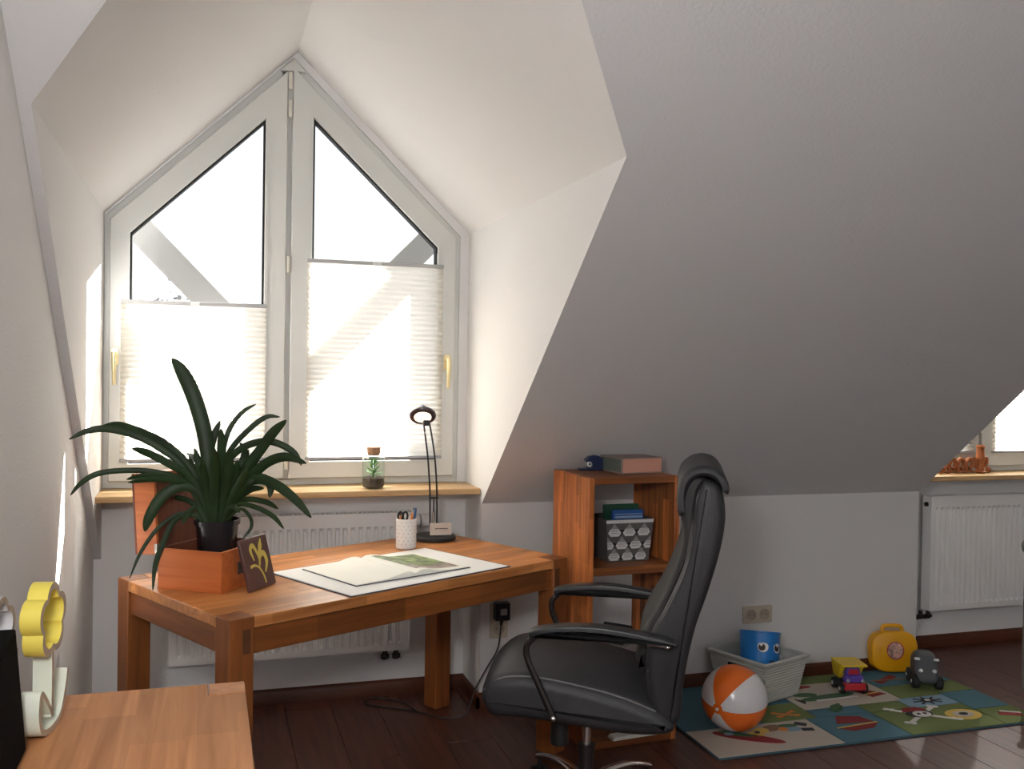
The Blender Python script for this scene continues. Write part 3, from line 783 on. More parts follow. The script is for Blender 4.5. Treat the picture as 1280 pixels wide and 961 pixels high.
blob([(.092, .085), (.094, .105), (.108, .135), (.118, .158)], [.004, .015, .019, .003])
blob([(.088, .075), (.086, .105), (.066, .140), (.048, .128), (.058, .092)], [.005, .010, .015, .014, .005])
blob([(.080, .065), (.094, .098), (.118, .108), (.128, .080), (.108, .045)], [.005, .012, .018, .016, .005])

# terrarium jar on the sill
ja = thing('terrarium_jar', 'corked glass jar with a small succulent on the left sill', 'jar', (.690, 4.135, .9545))
b = B(); b.lathe([(.040, 0), (.046, .004), (.048, .012), (.048, .125), (.045, .134), (.029, .141), (.027, .152), (.030, .156), (.027, .1565), (.0245, .152), (.0265, .139), (.043, .131), (.046, .124), (.046, .012), (.040, .005)], 40, cap=False); b.out('glass_body', 'jar', ja)
b = B(); b.lathe([(.024, .140), (.0285, .158), (.0295, .174), (.027, .176)], 28); b.out('cork', 'cork', ja)
b = B(); b.lathe([(.042, .006), (.0455, .012), (.0455, .044), (.03, .050), (.005, .047)], 28); b.out('soil', 'soil', ja)
su = B(); su.cyl((0, 0, .046), (0, 0, .10), .005, .003, 8); su = su.out('succulent', 'leafs', ja)
for k in range(13):
    a = k*2.4; up = .25 + .055*k; z0 = .055+.0042*k; ln = .041 - .0010*k
    d = Vector((cos(a)*cos(up), sin(a)*cos(up), sin(up))); s = Vector((-sin(a), cos(a), 0)); n = d.cross(s)
    b = B(); rings = []
    for f, wv, tk in ((0, .003, .002), (.3, .0078, .0035), (.65, .0085, .0032), (.9, .003, .0015), (1, .0006, .0005)):
        p = d*ln*f + Vector((0, 0, z0 + .006*f*f)); rings.append([p + s*wv, p + n*tk, p - s*wv, p - n*tk])
    b.loft(rings); b.out('leaf', 'leafs', su, ang=60)

# ================================================================== CUBBY SHELF
cub = thing('cubby_shelf', 'open wooden cubby shelf against the knee wall', 'shelf', (1.412, 3.455, 0), radians(3.5))
CWd, CDp, CHt = .402, .345, 1.058
for x in (0, CWd-.024):
    b = B(); b.box((x, 0, 0), (x+.024, CDp, CHt)); b.out('side_panel', 'cubby_z', cub, bev=.002)
b = B(); b.box((.0245, .001, CHt-.026), (CWd-.0245, CDp, CHt)); b.out('top_panel', 'cubby_x', cub, bev=.002)
b = B(); b.box((.0245, .001, .676), (CWd-.0245, CDp, .708)); b.out('shelf_board', 'cubby_x', cub, bev=.002)
b = B(); b.box((.0245, .001, .0), (CWd-.0245, CDp, .028)); b.out('bottom_panel', 'cubby_x', cub, bev=.002)
# fabric basket on its shelf
fb = thing('fabric_basket', 'black and white patterned fabric basket on the cubby shelf', 'basket', (1.524, 3.545, .7095), radians(2))
tw, td, bw, bd, fh = .212, .19, .180, .165, .170
def fbp(u, v):   # point on the front face: u across, v up
    f = v/fh; wv = bw+(tw-bw)*f; return ((tw-wv)/2 + u*wv, (td-(bd+(td-bd)*f))/2, v)
ins = (tw-bw)/2; ind = (td-bd)/2; e = .006
b = B()
O = [(ins, ind), (tw-ins, ind), (tw-ins, td-ind), (ins, td-ind)]; Tp = [(0, 0), (tw, 0), (tw, td), (0, td)]
def inset4(p, d): return [(p[0][0]+d, p[0][1]+d), (p[1][0]-d, p[1][1]+d), (p[2][0]-d, p[2][1]-d), (p[3][0]+d, p[3][1]-d)]
b.loft([[p + (0,) for p in O], [p + (fh,) for p in Tp], [p + (fh,) for p in inset4(Tp, e)], [p + (.006,) for p in inset4(O, e)]]); b.out('basket_body', 'fabdark', fb)
def fpoly(pts, m, name='print_motif', lift=.0008):
    b = B(); q = [fbp(u, v) for u, v in pts]
    b.loft([[(x, y-lift*k, z) for x, y, z in q] for k in (0, 1)]); b.out(name, m, fb)
fpoly([(.0, .155), (1, .155), (1, .168), (.0, .168)], 'fabwhite', 'white_band', .0006)
rowz = [(.098, [.17, .49, .81]), (.046, [.01, .33, .65, .97]), (-.006, [.15, .47, .79])]
for z0, us in rowz:
    for u0 in us:
        r = .142
        c = lambda u: min(1, max(0, u))
        if z0 > 0 or True:
            zz = max(z0, 0)
            fpoly([(c(u0-r*.62), zz+.004), (c(u0+r*.62), zz+.004), (c(u0+r), zz+.018), (c(u0+r*.62), zz+.034), (c(u0-r*.62), zz+.034), (c(u0-r), zz+.018)], 'fabwhite')
            for q in (.0165, .0235, .0295): fpoly([(c(u0-r*.62), zz+q), (c(u0+r*.62), zz+q), (c(u0+r*.60), zz+q+.0014), (c(u0-r*.60), zz+q+.0014)], 'fabblack', 'print_stripe', .0012)
            fpoly([(c(u0-r*.55), zz+.035), (c(u0+r*.55), zz+.035), (c(u0), zz+.056)], 'fabmid', 'print_peak', .001)
for z0, us in ((.120, [.33, .65]), (.068, [.17, .49, .81]), (.016, [.31, .63])):
    for u0 in us: fpoly([(u0-.10, z0+.012), (u0, z0-.014), (u0+.10, z0+.012), (u0+.03, z0+.008), (u0-.03, z0+.008)], 'fabblack', 'print_gap', .0007)
def bookup(x, y, wd, th, ht, z, m, label, rz, stripes=()):
    t = thing('paperback', label, 'book', (x, y, z), rz, 'books in the patterned basket')
    b = B(); b.box((0, 0, 0), (wd, .0015, ht)); b.box((0, th-.0015, 0), (wd, th, ht)); b.box((0, 0, 0), (.0015, th, ht)); b.out('cover', m, t)
    b = B(); b.box((.002, .0016, .002), (wd-.003, th-.0016, ht-.003)); b.out('pages', 'page', t)
    for z0, z1, mm in stripes:
        b = B(); b.box((.012, -.0005, z0), (wd-.004, 0, z1)); b.out('cover_stripe', mm, t)
    return t
bookup(1.565, 3.66, .155, .018, .207, .7165, 'bookgreen', 'dark green book standing at the back of the patterned basket', radians(2))
bookup(1.580, 3.615, .140, .014, .190, .7165, 'bookblue', 'blue book with pale stripes standing in the patterned basket', radians(2), [(.150, .153, 'bookpale'), (.158, .166, 'bookpale'), (.172, .175, 'bookpale')])
# thick book on top of the cubby
tb = thing('thick_book', 'thick brown book with pink page edges lying on the cubby', 'book', (1.600, 3.572, CHt+.0008), radians(9))
b = B(); b.box((0, .0, 0), (.198, .165, .004)); b.box((0, 0, .060), (.198, .165, .064)); b.box((0, 0, .004), (.006, .165, .060)); b.out('cover', 'cover', tb, bev=.001)
b = B(); b.box((.0062, .003, .0042), (.194, .162, .0598)); b.out('page_block', 'pink', tb)
b = B(); b.box((-.0008, .01, .006), (0, .155, .058)); b.out('spine_panel', 'spine', tb)
# navy tape dispenser shaped thing
td_ = thing('tape_dispenser', 'small navy tape dispenser with a white roll on the cubby', 'tape dispenser', (1.548, 3.745, CHt+.0008), radians(-12))
b = B(); prof = [(-.066, 0), (.036, 0), (.042, .010), (.044, .028), (.038, .046), (.022, .059), (-.002, .064), (-.026, .058), (-.038, .044), (-.036, .036), (-.016, .036), (-.010, .026), (-.016, .014), (-.034, .008), (-.066, .006)]
b.prism(prof, -.026, .026, XZ); b.out('shell', 'fig', td_, bev=.009, seg=4)
b = B(); b.cyl((-.020, -.020, .026), (-.020, .020, .026), .011, n=24); rl = b.out('tape_roll', 'white', td_)
b = B(); b.cyl((-.020, -.0215, .026), (-.020, .0215, .026), .0055, n=16); b.out('roll_core', 'ink', rl)
# box and dark folder low in the cubby, papers on its bottom board
t = thing('grey_storage_box', 'grey cardboard box turned askew low in the cubby', 'box', (1.603, 3.515, .0295), radians(42))
b = B(); b.box((.002, .002, 0), (.188, .158, .315)); b.out('box_body', 'greybox', t, bev=.002)
b = B(); b.box((0, 0, .315), (.190, .160, .343)); b.out('box_lid', 'greybox', t, bev=.003)
t = thing('dark_folder', 'black folder lying tented on the grey box in the cubby', 'folder', (1.603, 3.515, .3735), radians(42))
b = B(); b.prism([(.02, 0), (.10, .062), (.104, .062), (.024, 0)], .02, .14, XZ); b.out('front_flap', 'dkcard', t)
b = B(); b.prism([(.104, .062), (.17, .0), (.166, 0), (.10, .062)], .02, .14, XZ); b.out('back_flap', 'dkcard', t)
t = thing('paper_stack', 'flat pale stack of papers at the foot of the cubby', 'papers', (1.53, 3.452, .0288), radians(6))
b = B(); b.box((0, 0, 0), (.21, .045, .008)); b.out('sheet', 'page', t); 
b = B(); b.box((.006, .001, .008), (.212, .046, .013)); b.out('sheet', 'paper', t)

# ================================================================== OFFICE CHAIR
ch = thing('office_chair', 'charcoal leather office chair with chrome base turned sideways', 'chair', (1.207, 2.942, 0), math.atan2(.463, -.886))
def offs(poly, d):
    n = len(poly); out = []
    area = sum(poly[i][0]*poly[(i+1) % n][1]-poly[(i+1) % n][0]*poly[i][1] for i in range(n)); sg = 1 if area > 0 else -1
    for i in range(n):
        a, c, e2 = Vector(poly[i-1]), Vector(poly[i]), Vector(poly[(i+1) % n])
        t = ((c-a).normalized() + (e2-c).normalized())
        t = t.normalized() if t.length > 1e-6 else (e2-c).normalized()
        out.append(tuple(c + Vector((-t.y, t.x))*d*sg))
    return out
def pillow(b, poly, y0, y1, r, crown=None, k=5, mid=8):
    st = []
    for i in range(k+1): a = pi/2*i/k; st.append((y0 + r*(1-sin(a)), r*(1-cos(a+0))) if False else (y0 + r*(1-cos(a)), r*(1-sin(a))))
    for i in range(1, mid): st.append((y0+r+(y1-y0-2*r)*i/mid, 0))
    for i in range(k, -1, -1): a = pi/2*i/k; st.append((y1 - r*(1-cos(a)), r*(1-sin(a))))
    rings = []
    for y, d in st:
        P = offs(poly, d*.92) if d > 1e-6 else poly
        if crown:
            f = max(0, 1-((y-(y0+y1)/2)/((y1-y0)/2))**2)
            P = [crown(u, v, f) for u, v in P]
        rings.append([(u, y, v) for u, v in P])
    return b.loft(rings)
def smooth2(P, n=5): return [(p.x, p.y) for p in catmull([Vector((a, c, 0)) for a, c in P] + [Vector((P[0][0], P[0][1], 0))], n)][:-1]
seat = smooth2([(.305, .440), (.300, .482), (.245, .522), (.14, .530), (.0, .512), (-.12, .488), (-.24, .448), (-.285, .415), (-.262, .386), (-.14, .376), (.05, .392), (.18, .400), (.27, .402)])
b = B(); pillow(b, seat, -.262, .262, .035, lambda u, v, f: (u, v + (.045*f if v > .43 else 0))); so = b.out('seat', 'leather', ch, ang=60)
for s in (-1, 1):
    b = B(); P = [(u, s*.2455, v+.010) for u, v in ((.298, .470), (.240, .512), (.14, .521), (.0, .504), (-.12, .480), (-.23, .444))]
    b.tube(catmull(P, 6), .003, 6); b.out('seam', 'thread', so)
back = smooth2([(-.334, 1.120), (-.354, 1.150), (-.388, 1.148), (-.413, 1.122), (-.424, 1.04), (-.410, .94), (-.378, .82), (-.340, .70), (-.312, .553), (-.300, .430), (-.262, .412), (-.222, .45), (-.196, .56), (-.205, .67), (-.262, .79), (-.305, .90), (-.320, 1.0), (-.326, 1.07)])
b = B(); pillow(b, back, -.248, .248, .030, None); bo = b.out('backrest', 'leather', ch, ang=60)
front = smooth2([(-.20, .60), (-.19, .56), (-.165, .60), (-.183, .68), (-.242, .79), (-.285, .90), (-.300, .98), (-.292, 1.04), (-.283, 1.09), (-.290, 1.14), (-.325, 1.165), (-.36, 1.16), (-.385, 1.12), (-.36, 1.05), (-.34, .95), (-.29, .80)])
b = B(); pillow(b, front, -.222, .222, .022, None); b.out('back_cushion', 'leather2', ch, ang=60)
hd = smooth2([(-.286, 1.04), (-.280, 1.10), (-.288, 1.150), (-.318, 1.184), (-.36, 1.196), (-.402, 1.184), (-.430, 1.146), (-.431, 1.112), (-.414, 1.122), (-.396, 1.150), (-.36, 1.163), (-.328, 1.150), (-.308, 1.11), (-.302, 1.05)])
b = B(); pillow(b, hd, -.246, .246, .022, None); b.out('headrest', 'leather', ch, ang=60)
for s in (-1, 1):
    b = B(); P = [(u, s*.2385, v) for u, v in ((-.390, 1.128), (-.360, 1.130), (-.342, 1.105), (-.332, 1.0), (-.316, .90), (-.274, .79), (-.218, .67), (-.206, .57))]
    b.tube(catmull(P, 6), .003, 6); b.out('seam', 'thread', bo)
for s in (-1, 1):
    y = s*.285
    pad = smooth2([(.150, .672), (.148, .688), (.11, .700), (.03, .711), (-.06, .713), (-.16, .703), (-.27, .684), (-.275, .668), (-.16, .682), (-.06, .690), (.03, .689), (.11, .678), (.14, .664)])
    b = B(); pillow(b, pad, y-.027, y+.027, .007, None, 4, 3); ap = b.out('armrest', 'armpad', ch, ang=60)
    b = B(); P = catmull([(.135, y, .668), (.158, y, .640), (.155, y, .595), (.115, y, .51), (.075, y, .425)], 8)
    b.tube(P, .0105, 10); b.out('arm_post', 'post', ap)
    b = B(); b.tube([(-.16, y+.02*s, .678), (-.262, y+.0*s, .660)], .005, 8); b.ell((-.262, y, .660), (.008, .008, .008), 10, 8); b.out('chrome_link', 'chrome', ap)
    b = B(); b.ell((.074, y+.006*s, .424), (.010, .010, .010), 12, 8); b.cyl((.074, y-.03*s, .424), (.074, y, .424), .008, n=10); b.out('chrome_bolt', 'chrome', ap)
b = B(); b.box((-.12, -.10, .355), (.12, .10, .400)); b.out('tilt_mechanism', 'black', ch, bev=.006)
b = B(); b.cyl((.075, .12, .285), (.075, .12, .362), .030, .028, 24); b.out('tension_knob', 'black', ch, bev=.003)
b = B(); b.tube([(-.02, -.10, .370), (-.02, -.22, .372), (-.02, -.29, .365)], .006, 8); b.out('height_lever', 'black', ch)
b = B(); b.cyl((0, 0, .24), (0, 0, .36), .014, n=20); b.out('gas_piston', 'chrome', ch)
b = B(); b.lathe([(.024, .09), (.025, .22), (.030, .222), (.030, .245), (.022, .247)], 28); b.out('gas_lift_sleeve', 'post', ch)
b = B(); b.lathe([(.045, .095), (.048, .100), (.046, .135), (.034, .145)], 28); b.out('base_hub', 'chrome', ch)
for k in range(5):
    a = radians(-54+72*k); d = Vector((cos(a), sin(a), 0)); sd = Vector((-sin(a), cos(a), 0)); b = B(); rings = []
    for f in [i/8 for i in range(9)]:
        r_ = .035+.30*f; z = .122 - .040*f*f + .012*sin(pi*f); wv = .021-.005*f; hh = .014-.004*f
        c = d*r_ + Vector((0, 0, z)); rings.append([c + sd*wv*cos(q) + Vector((0, 0, hh*sin(q))) for q in [2*pi*i/12 for i in range(12)]])
    b.loft(rings); ar = b.out('base_arm', 'chrome', ch, ang=60)
    c = d*.325; b = B()
    for s in (-1, 1): b.cyl(c + sd*(.008*s) + Vector((0, 0, .027)), c + sd*(.024*s) + Vector((0, 0, .027)), .026, n=18)
    b.cyl(c + Vector((0, 0, .03)), c + Vector((0, 0, .085)), .008, n=10); b.out('caster', 'black', ar, bev=.002)

# ================================================================== RUG AND TOYS
rug = thing('play_rug', 'colourful pirate themed play rug lying on the floor', 'rug', (0, 0, 0))
RX0, RX1_, RY0, RY1 = 1.87, 3.44, 3.235, 4.005
b = B(); b.box((RX0, RY0, .0008), (RX1_, RY1, .009)); b.out('backing', 'r_edge', rug, bev=.002)
def patch(x0, y0, x1, y1, m):
    b = B(); b.box((x0+.003, y0+.003, .009), (x1-.003, y1-.003, .0125)); b.out('patch', m, rug, bev=.0015)
PT = [(1.87, 3.235, 2.44, 3.51, 'r_cream'), (1.87, 3.51, 2.24, 4.005, 'r_blue'), (2.24, 3.51, 2.50, 3.70, 'r_green'), (2.24, 3.70, 2.50, 4.005, 'r_blue'),
      (2.44, 3.235, 2.76, 3.51, 'r_blue'), (2.50, 3.51, 2.76, 3.60, 'r_blue'), (2.50, 3.60, 3.015, 3.90, 'r_cream'), (2.50, 3.90, 3.015, 4.005, 'r_green'),
      (2.76, 3.235, 3.24, 3.50, 'r_green'), (2.76, 3.50, 2.98, 3.60, 'r_green'), (2.98, 3.50, 3.24, 3.62, 'r_lblue'), (3.24, 3.42, 3.44, 3.64, 'r_blue'), (3.24, 3.235, 3.44, 3.42, 'r_green'),
      (3.015, 3.62, 3.24, 3.78, 'r_green'), (3.24, 3.64, 3.44, 3.78, 'r_green'), (3.015, 3.78, 3.44, 4.005, 'r_blue')]
for p in PT: patch(*p)
def mot(poly, m, z=.0125, name='rug_motif'):
    b = B(); b.prism(poly, z, z+.0015, XY); b.out(name, m, rug)
def oval(cx, cy, rx, ry, a=0, n=18): return [(cx+rx*cos(t)*cos(a)-ry*sin(t)*sin(a), cy+rx*cos(t)*sin(a)+ry*sin(t)*cos(a)) for t in [2*pi*i/n for i in range(n)]]
def bar(x0, y0, x1, y1, w_):
    d = (Vector((x1, y1))-Vector((x0, y0))).normalized(); n = Vector((-d.y, d.x))*w_/2
    return [tuple(Vector((x0, y0))+n), tuple(Vector((x0, y0))-n), tuple(Vector((x1, y1))-n), tuple(Vector((x1, y1))+n)]
# striped sock shape, figure and shoe shapes on the cream patch
mot(oval(2.09, 3.385, .145, .036, -.62), 'r_red'); mot(oval(2.06, 3.43, .07, .022, -.62), 'r_dgreen', .0137); mot(oval(2.03, 3.435, .02, .014), 'r_lblue', .0149)
mot(oval(2.14, 3.41, .035, .03), 'r_yellow'); mot(oval(2.18, 3.435, .032, .026), 'r_yellow', .0136); mot(oval(2.15, 3.42, .012, .012), 'r_dark', .0149)
mot(oval(2.235, 3.45, .05, .03, .3), 'r_brown'); mot(oval(2.275, 3.425, .02, .02), 'r_orange', .0137); mot(oval(2.31, 3.425, .045, .028, -.2), 'r_lblue'); mot(oval(2.315, 3.455, .045, .016, -.1), 'r_dgreen', .0137)
mot(bar(2.36, 3.475, 2.40, 3.445, .032), 'r_dark'); mot(bar(2.35, 3.405, 2.40, 3.395, .028), 'r_dark')
# orange bones on the green patch
for s in (-1, 1):
    mot(bar(2.345, 3.575+.02*s, 2.425, 3.575-.02*s, .014), 'r_orange')
    for u in (-1, 1): mot(oval(2.385+.045*u, 3.575-.022*u*s, .012, .012, 0, 10), 'r_orange', .0137)
# red boat on the blue patch
mot([(2.50, 3.38), (2.55, 3.335), (2.66, 3.345), (2.72, 3.40), (2.62, 3.385)], 'r_red'); mot([(2.53, 3.42), (2.70, 3.405), (2.68, 3.47), (2.58, 3.50)], 'r_red'); mot(bar(2.50, 3.375, 2.71, 3.395, .008), 'r_yellow', .0139)
# skull with crossed bones
for x0, y0, x1, y1 in ((2.86, 3.505, 3.07, 3.335), (2.84, 3.345, 3.075, 3.49)):
    mot(bar(x0, y0, x1, y1, .020), 'r_white')
    for (ex, ey) in ((x0, y0), (x1, y1)):
        mot(oval(ex-.010, ey+.008, .015, .013, 0, 10), 'r_white', .0137); mot(oval(ex+.010, ey-.006, .015, .013, 0, 10), 'r_white', .0137)
mot(oval(2.955, 3.43, .062, .045), 'r_dark', .0139); mot(oval(2.960, 3.418, .042, .034), 'r_white', .0152); mot([(2.89, 3.455), (3.02, 3.455), (2.99, 3.50), (2.92, 3.50)], 'r_red', .0152)
for u in (-1, 1): mot(oval(2.960+.016*u, 3.420, .009, .009, 0, 10), 'r_dark', .0166)
# ship wheel
for k in range(4):
    a = pi*k/4; mot(bar(3.11-.075*cos(a), 3.56-.045*sin(a), 3.11+.075*cos(a), 3.56+.045*sin(a), .010), 'r_dark', .0126+.0004*k)
mot(oval(3.11, 3.56, .034, .024), 'r_dark', .0142); mot(oval(3.11, 3.56, .014, .010), 'r_white', .0156)
# life ring and anchor shapes
mot(oval(3.14, 3.375, .085, .060), 'r_yellow', .0125); mot(oval(3.14, 3.375, .050, .034), 'r_cream', .0138); mot(oval(3.14, 3.375, .022, .014), 'r_dark', .0151)
mot(bar(3.30, 3.345, 3.39, 3.305, .035), 'r_red'); mot(bar(3.325, 3.365, 3.40, 3.325, .012), 'r_white', .0138)
# green crocodile and red shapes on the far cream patch
mot(oval(2.70, 3.72, .15, .030, .10), 'r_dgreen'); mot(oval(2.61, 3.765, .06, .024, -.1), 'r_dgreen', .0137); mot(bar(2.62, 3.685, 2.84, 3.69, .014), 'r_white', .0140)
mot([(2.90, 3.665), (2.99, 3.69), (2.93, 3.77), (2.86, 3.78)], 'r_red'); mot(bar(2.88, 3.70, 2.97, 3.715, .008), 'r_yellow', .0138); mot(oval(2.66, 3.865, .05, .016), 'r_red'); mot([(2.545, 3.66), (2.57, 3.70), (2.53, 3.73)], 'r_dark')
mot(bar(3.06, 3.83, 3.20, 3.90, .035), 'r_red'); mot(bar(3.04, 3.86, 3.22, 3.84, .012), 'r_brown', .0138)
RZ = .0143

# beach ball
bl = thing('beach_ball', 'orange and white inflatable beach ball on the play rug', 'ball', (2.072, 3.470, RZ+.1325), rot=(0, 0, 0))
vb = (Vector((0, 0, CAM_H)) - Vector((2.072, 3.470, RZ+.1325))).normalized(); rb = Vector((0, 0, 1)).cross(vb).normalized()
axis = (vb*.79 - rb*.49 - vb.cross(rb)*.37).normalized(); Qb = axis.to_track_quat('Z', 'X').to_matrix().to_4x4() @ Matrix.Rotation(radians(24), 4, 'Z'); BR = .1325
for k in range(6):
    b = B(); ncol = 6; rows = 22; g = []
    for j in range(rows+1):
        th = pi*(.05 + .90*j/rows)
        g.append([b.bm.verts.new(Qb @ Vector((BR*sin(th)*cos(ph), BR*sin(th)*sin(ph), BR*cos(th)))) for ph in [2*pi/6*(k + i/ncol) for i in range(ncol+1)]])
    for j in range(rows):
        for i in range(ncol): b._f([g[j][i], g[j][i+1], g[j+1][i+1], g[j+1][i]])
    b.out('ball_panel', 'ballo' if k % 2 else 'ballw', bl, ang=60)
for s in (1, -1):
    b = B(); b.lathe([(BR*sin(pi*.053), BR*cos(pi*.05)*s), (BR*sin(pi*.03), BR*1.0*cos(pi*.03)*s), (.001, BR*1.0*s)], 24, Qb, cap=False); b.out('end_patch', 'ballo' if s > 0 else 'ballw', bl)
b = B(); Mv = Qb @ Matrix.Translation((BR*.74, BR*.30, -.02))
b.lathe([(.005, 0)], 8) if False else b.cyl(Qb @ Vector((0, 0, BR)), Qb @ Vector((0, 0, BR+.006)), .006, n=12); b.out('valve', 'ballw', bl)

# grey woven toy basket
tk = thing('toy_basket', 'grey woven plastic toy basket standing on the play rug', 'basket', (2.352, 3.692, RZ), radians(20))
F0 = Vector((2.352, 3.692))
w0, d0, w1, d1, hh = .240, .262, .296, .318, .192     # bottom and top sizes: along x and along y
TKX, TKY = radians(22), radians(112)
def ring4(wx, dy, z, sx=0): return [(-sx, -sx, z), (wx-sx, -sx, z), (wx-sx, dy-sx, z), (-sx, dy-sx, z)]
iw = (w1-w0)/2
def face_slats(b, p, n):   # woven band texture as shallow horizontal ridges on the four faces
    pass
b = B(); N_ = 14; rings = []
for j in range(N_*2+1):
    f = j/(N_*2); o = iw*f + (.0022 if j % 2 else 0); z = .004 + (hh-.018)*f
    x0, y0, x1, y1 = -o, -o, w0+o, d0+o
    rings.append([(x0, y0, z), (x1, y0, z), (x1, y1, z), (x0, y1, z)])
inn = [[(-iw*f+.006, -iw*f+.006, z), (w0+iw*f-.006, -iw*f+.006, z), (w0+iw*f-.006, d0+iw*f-.006, z), (-iw*f+.006, d0+iw*f-.006, z)] for f, z in ((1, hh-.014), (0, .010))]
b.loft(rings + inn); b.out('woven_body', 'toybox', tk, ang=20)
b = B(); o = iw+.005
Rr = [[(-o-q, -o-q, z), (w0+o+q, -o-q, z), (w0+o+q, d0+o+q, z), (-o-q, d0+o+q, z)] for q, z in ((0, hh-.016), (.004, hh-.010), (.004, hh-.002), (0, hh), (-.012, hh), (-.012, hh-.016))]
b.loft(Rr, close=True); b.out('rim', 'toybox', tk, bev=.002)
b = B(); b.box((-iw-.001, d0*.34, hh*.66), (-iw*.7, d0*.70, hh*.80)); b.out('grip_slot', 'blackmatt', tk, bev=.006)
# blue bucket with eyes in the basket
bu = thing('toy_bucket', 'blue toy bucket with cartoon eyes standing in the grey basket', 'bucket', (2.402, 3.815, RZ+.032), rot=tuple(Matrix.Rotation(radians(-15), 3, Vector((.845, -.535, 0))).to_euler()))
b = B(); b.lathe([(.07, 0), (.078, .004), (.092, .245), (.094, .247), (.094, .253), (.090, .253), (.088, .245), (.075, .01), (.05, .008)], 40); b.out('bucket_body', 'bucket', bu)
def eye(a, z, rr, m, lift, dx=0, dz=0):
    n = Vector((cos(a), sin(a), .05)).normalized(); s = Vector((-sin(a), cos(a), 0)); u = n.cross(s)
    c = Vector((cos(a), sin(a), 0))*(.078 + .014*z/.27 + .0004+lift) + Vector((0, 0, z)) + s*dx + Vector((0, 0, dz))
    b = B(); b.loft([[c + n*h + s*rr*cos(t)*q - Vector((0, 0, 1))*rr*sin(t)*q - n*(rr*rr*.0 + (rr*cos(t)*q)**2/.17) for t in [2*pi*i/20 for i in range(20)]] for h, q in ((-.002, 1), (.0012, 1), (.0016, .5), (.0017, .02))])
    return b.out('eye', m, bu)
for a in (radians(-112), radians(-62)):
    eye(a, .185, .024, 'white', 0); eye(a, .183, .0155, 'ink', .0022, -.006, 0); eye(a, .189, .0055, 'white', .0044, -.009, .004)
b = B(); P = [Vector((cos(q), sin(q), 0))*(.0885) + Vector((0, 0, .135 - .012*cos((q+1.52)*3))) for q in [radians(-92+i*3) for i in range(7)]]; b.tube(P, .003, 6); b.out('mouth', 'ink', bu)
t = thing('white_toy_board', 'white toy board standing in the grey basket beside the bucket', 'toy', (2.352, 3.692, RZ+.0105), radians(20))
b = B(); b.box((.226, .08, 0), (.231, .24, .150)); b.out('board_sheet', 'white', t, bev=.001)

# toy truck
tr = thing('toy_truck', 'toy dump truck with yellow bed, blue bonnet and red bumper', 'toy truck', (2.850, 3.755, RZ), radians(-14)); tr.scale = (.86, .86, .90)
b = B(); b.box((-.062, -.03, .022), (.062, .105, .045)); b.out('chassis', 'rubber', tr, bev=.003)
b = B(); b.prism([(-.060, .022), (.060, .022), (.056, .058), (-.056, .058)], -.062, -.02, XZ); b.out('bumper', 'red', tr, bev=.006, seg=3)
b = B(); b.prism([(-.056, .058), (.056, .058), (.046, .092), (-.046, .092)], -.055, .0, XZ); b.out('bonnet', 'purple', tr, bev=.010, seg=3)
b = B(); b.prism([(-.042, .088), (.042, .088), (.034, .130), (-.034, .130)], -.03, .03, XZ); cb = b.out('cab', 'purple', tr, bev=.008, seg=3)
b = B(); b.prism([(-.030, .096), (.030, .096), (.024, .122), (-.024, .122)], -.032, -.030, XZ); b.out('windscreen', 'red', cb)
b = B(); b.hexa([(-.055, .03, .06), (.058, .03, .06), (.058, .11, .06), (-.055, .11, .06), (-.064, -.005, .128), (.070, -.005, .128), (.070, .12, .135), (-.064, .12, .135)]); b.box((-.068, -.035, .132), (.076, .122, .143)); b.out('dump_bed', 'toyyel', tr, bev=.004)
for x in (-.062, .062):
    for y in (-.03, .07):
        b = B(); b.cyl((x-.012, y, .026), (x+.012, y, .026), .026, n=20); wh = b.out('wheel', 'rubber', tr, bev=.004)
        b = B(); s = 1 if x > 0 else -1; b.cyl((x+.012*s, y, .026), (x+.014*s, y, .026), .010, n=14); b.out('wheel_hub', 'white', wh)
for x in (-.04, .04):
    b = B(); b.ell((x, -.056, .070), (.010, .006, .010), 12, 8); b.out('headlight', 'greypen', tr)

# yellow toy case
yc = thing('toy_case', 'yellow rounded plastic toy case leaning by the knee wall', 'case', (3.245, 3.955, RZ), radians(-14), rot=(radians(-6), 0, radians(-14)))
def squircle(cx, cz, rx, rz, p, n=40): return [(cx+rx*math.copysign(abs(cos(t))**(2/p), cos(t)), cz+rz*math.copysign(abs(sin(t))**(2/p), sin(t))) for t in [2*pi*i/n for i in range(n)]]
b = B(); rings = []
for d, f in ((-.034, .90), (-.032, .95), (-.026, .985), (-.004, 1), (-.002, .985), (.002, .985), (.004, 1), (.026, .985), (.032, .95), (.034, .90)):
    rings.append([(x, d, z) for x, z in squircle(0, .100, .118*f, .100*f, 3.2)])
b.loft(rings); b.out('case_shell', 'yellow', yc, ang=50)
b = B(); P = catmull([(-.050, 0, .190), (-.048, 0, .213), (-.030, 0, .222), (.030, 0, .222), (.048, 0, .213), (.050, 0, .190)], 6); b.tube(P, .010, 10); b.out('case_handle', 'yellow', yc)
b = B(); b.prism([(.0+.044*cos(t), .106+.044*sin(t)) for t in [2*pi*i/32 for i in range(32)]], -.0348, -.0335, XZ); st = b.out('round_sticker', 'sticker', yc)
b = B(); 
P = [(.0+.041*cos(t), -.0352, .106+.041*sin(t)) for t in [2*pi*i/32 for i in range(33)]]; b.tube(P, .0022, 6, cap=False); b.out('sticker_ring', 'red', st)
b = B(); b.box((-.080, -.037, .095), (-.068, -.031, .125)); b.out('latch', 'yellow', yc, bev=.003)

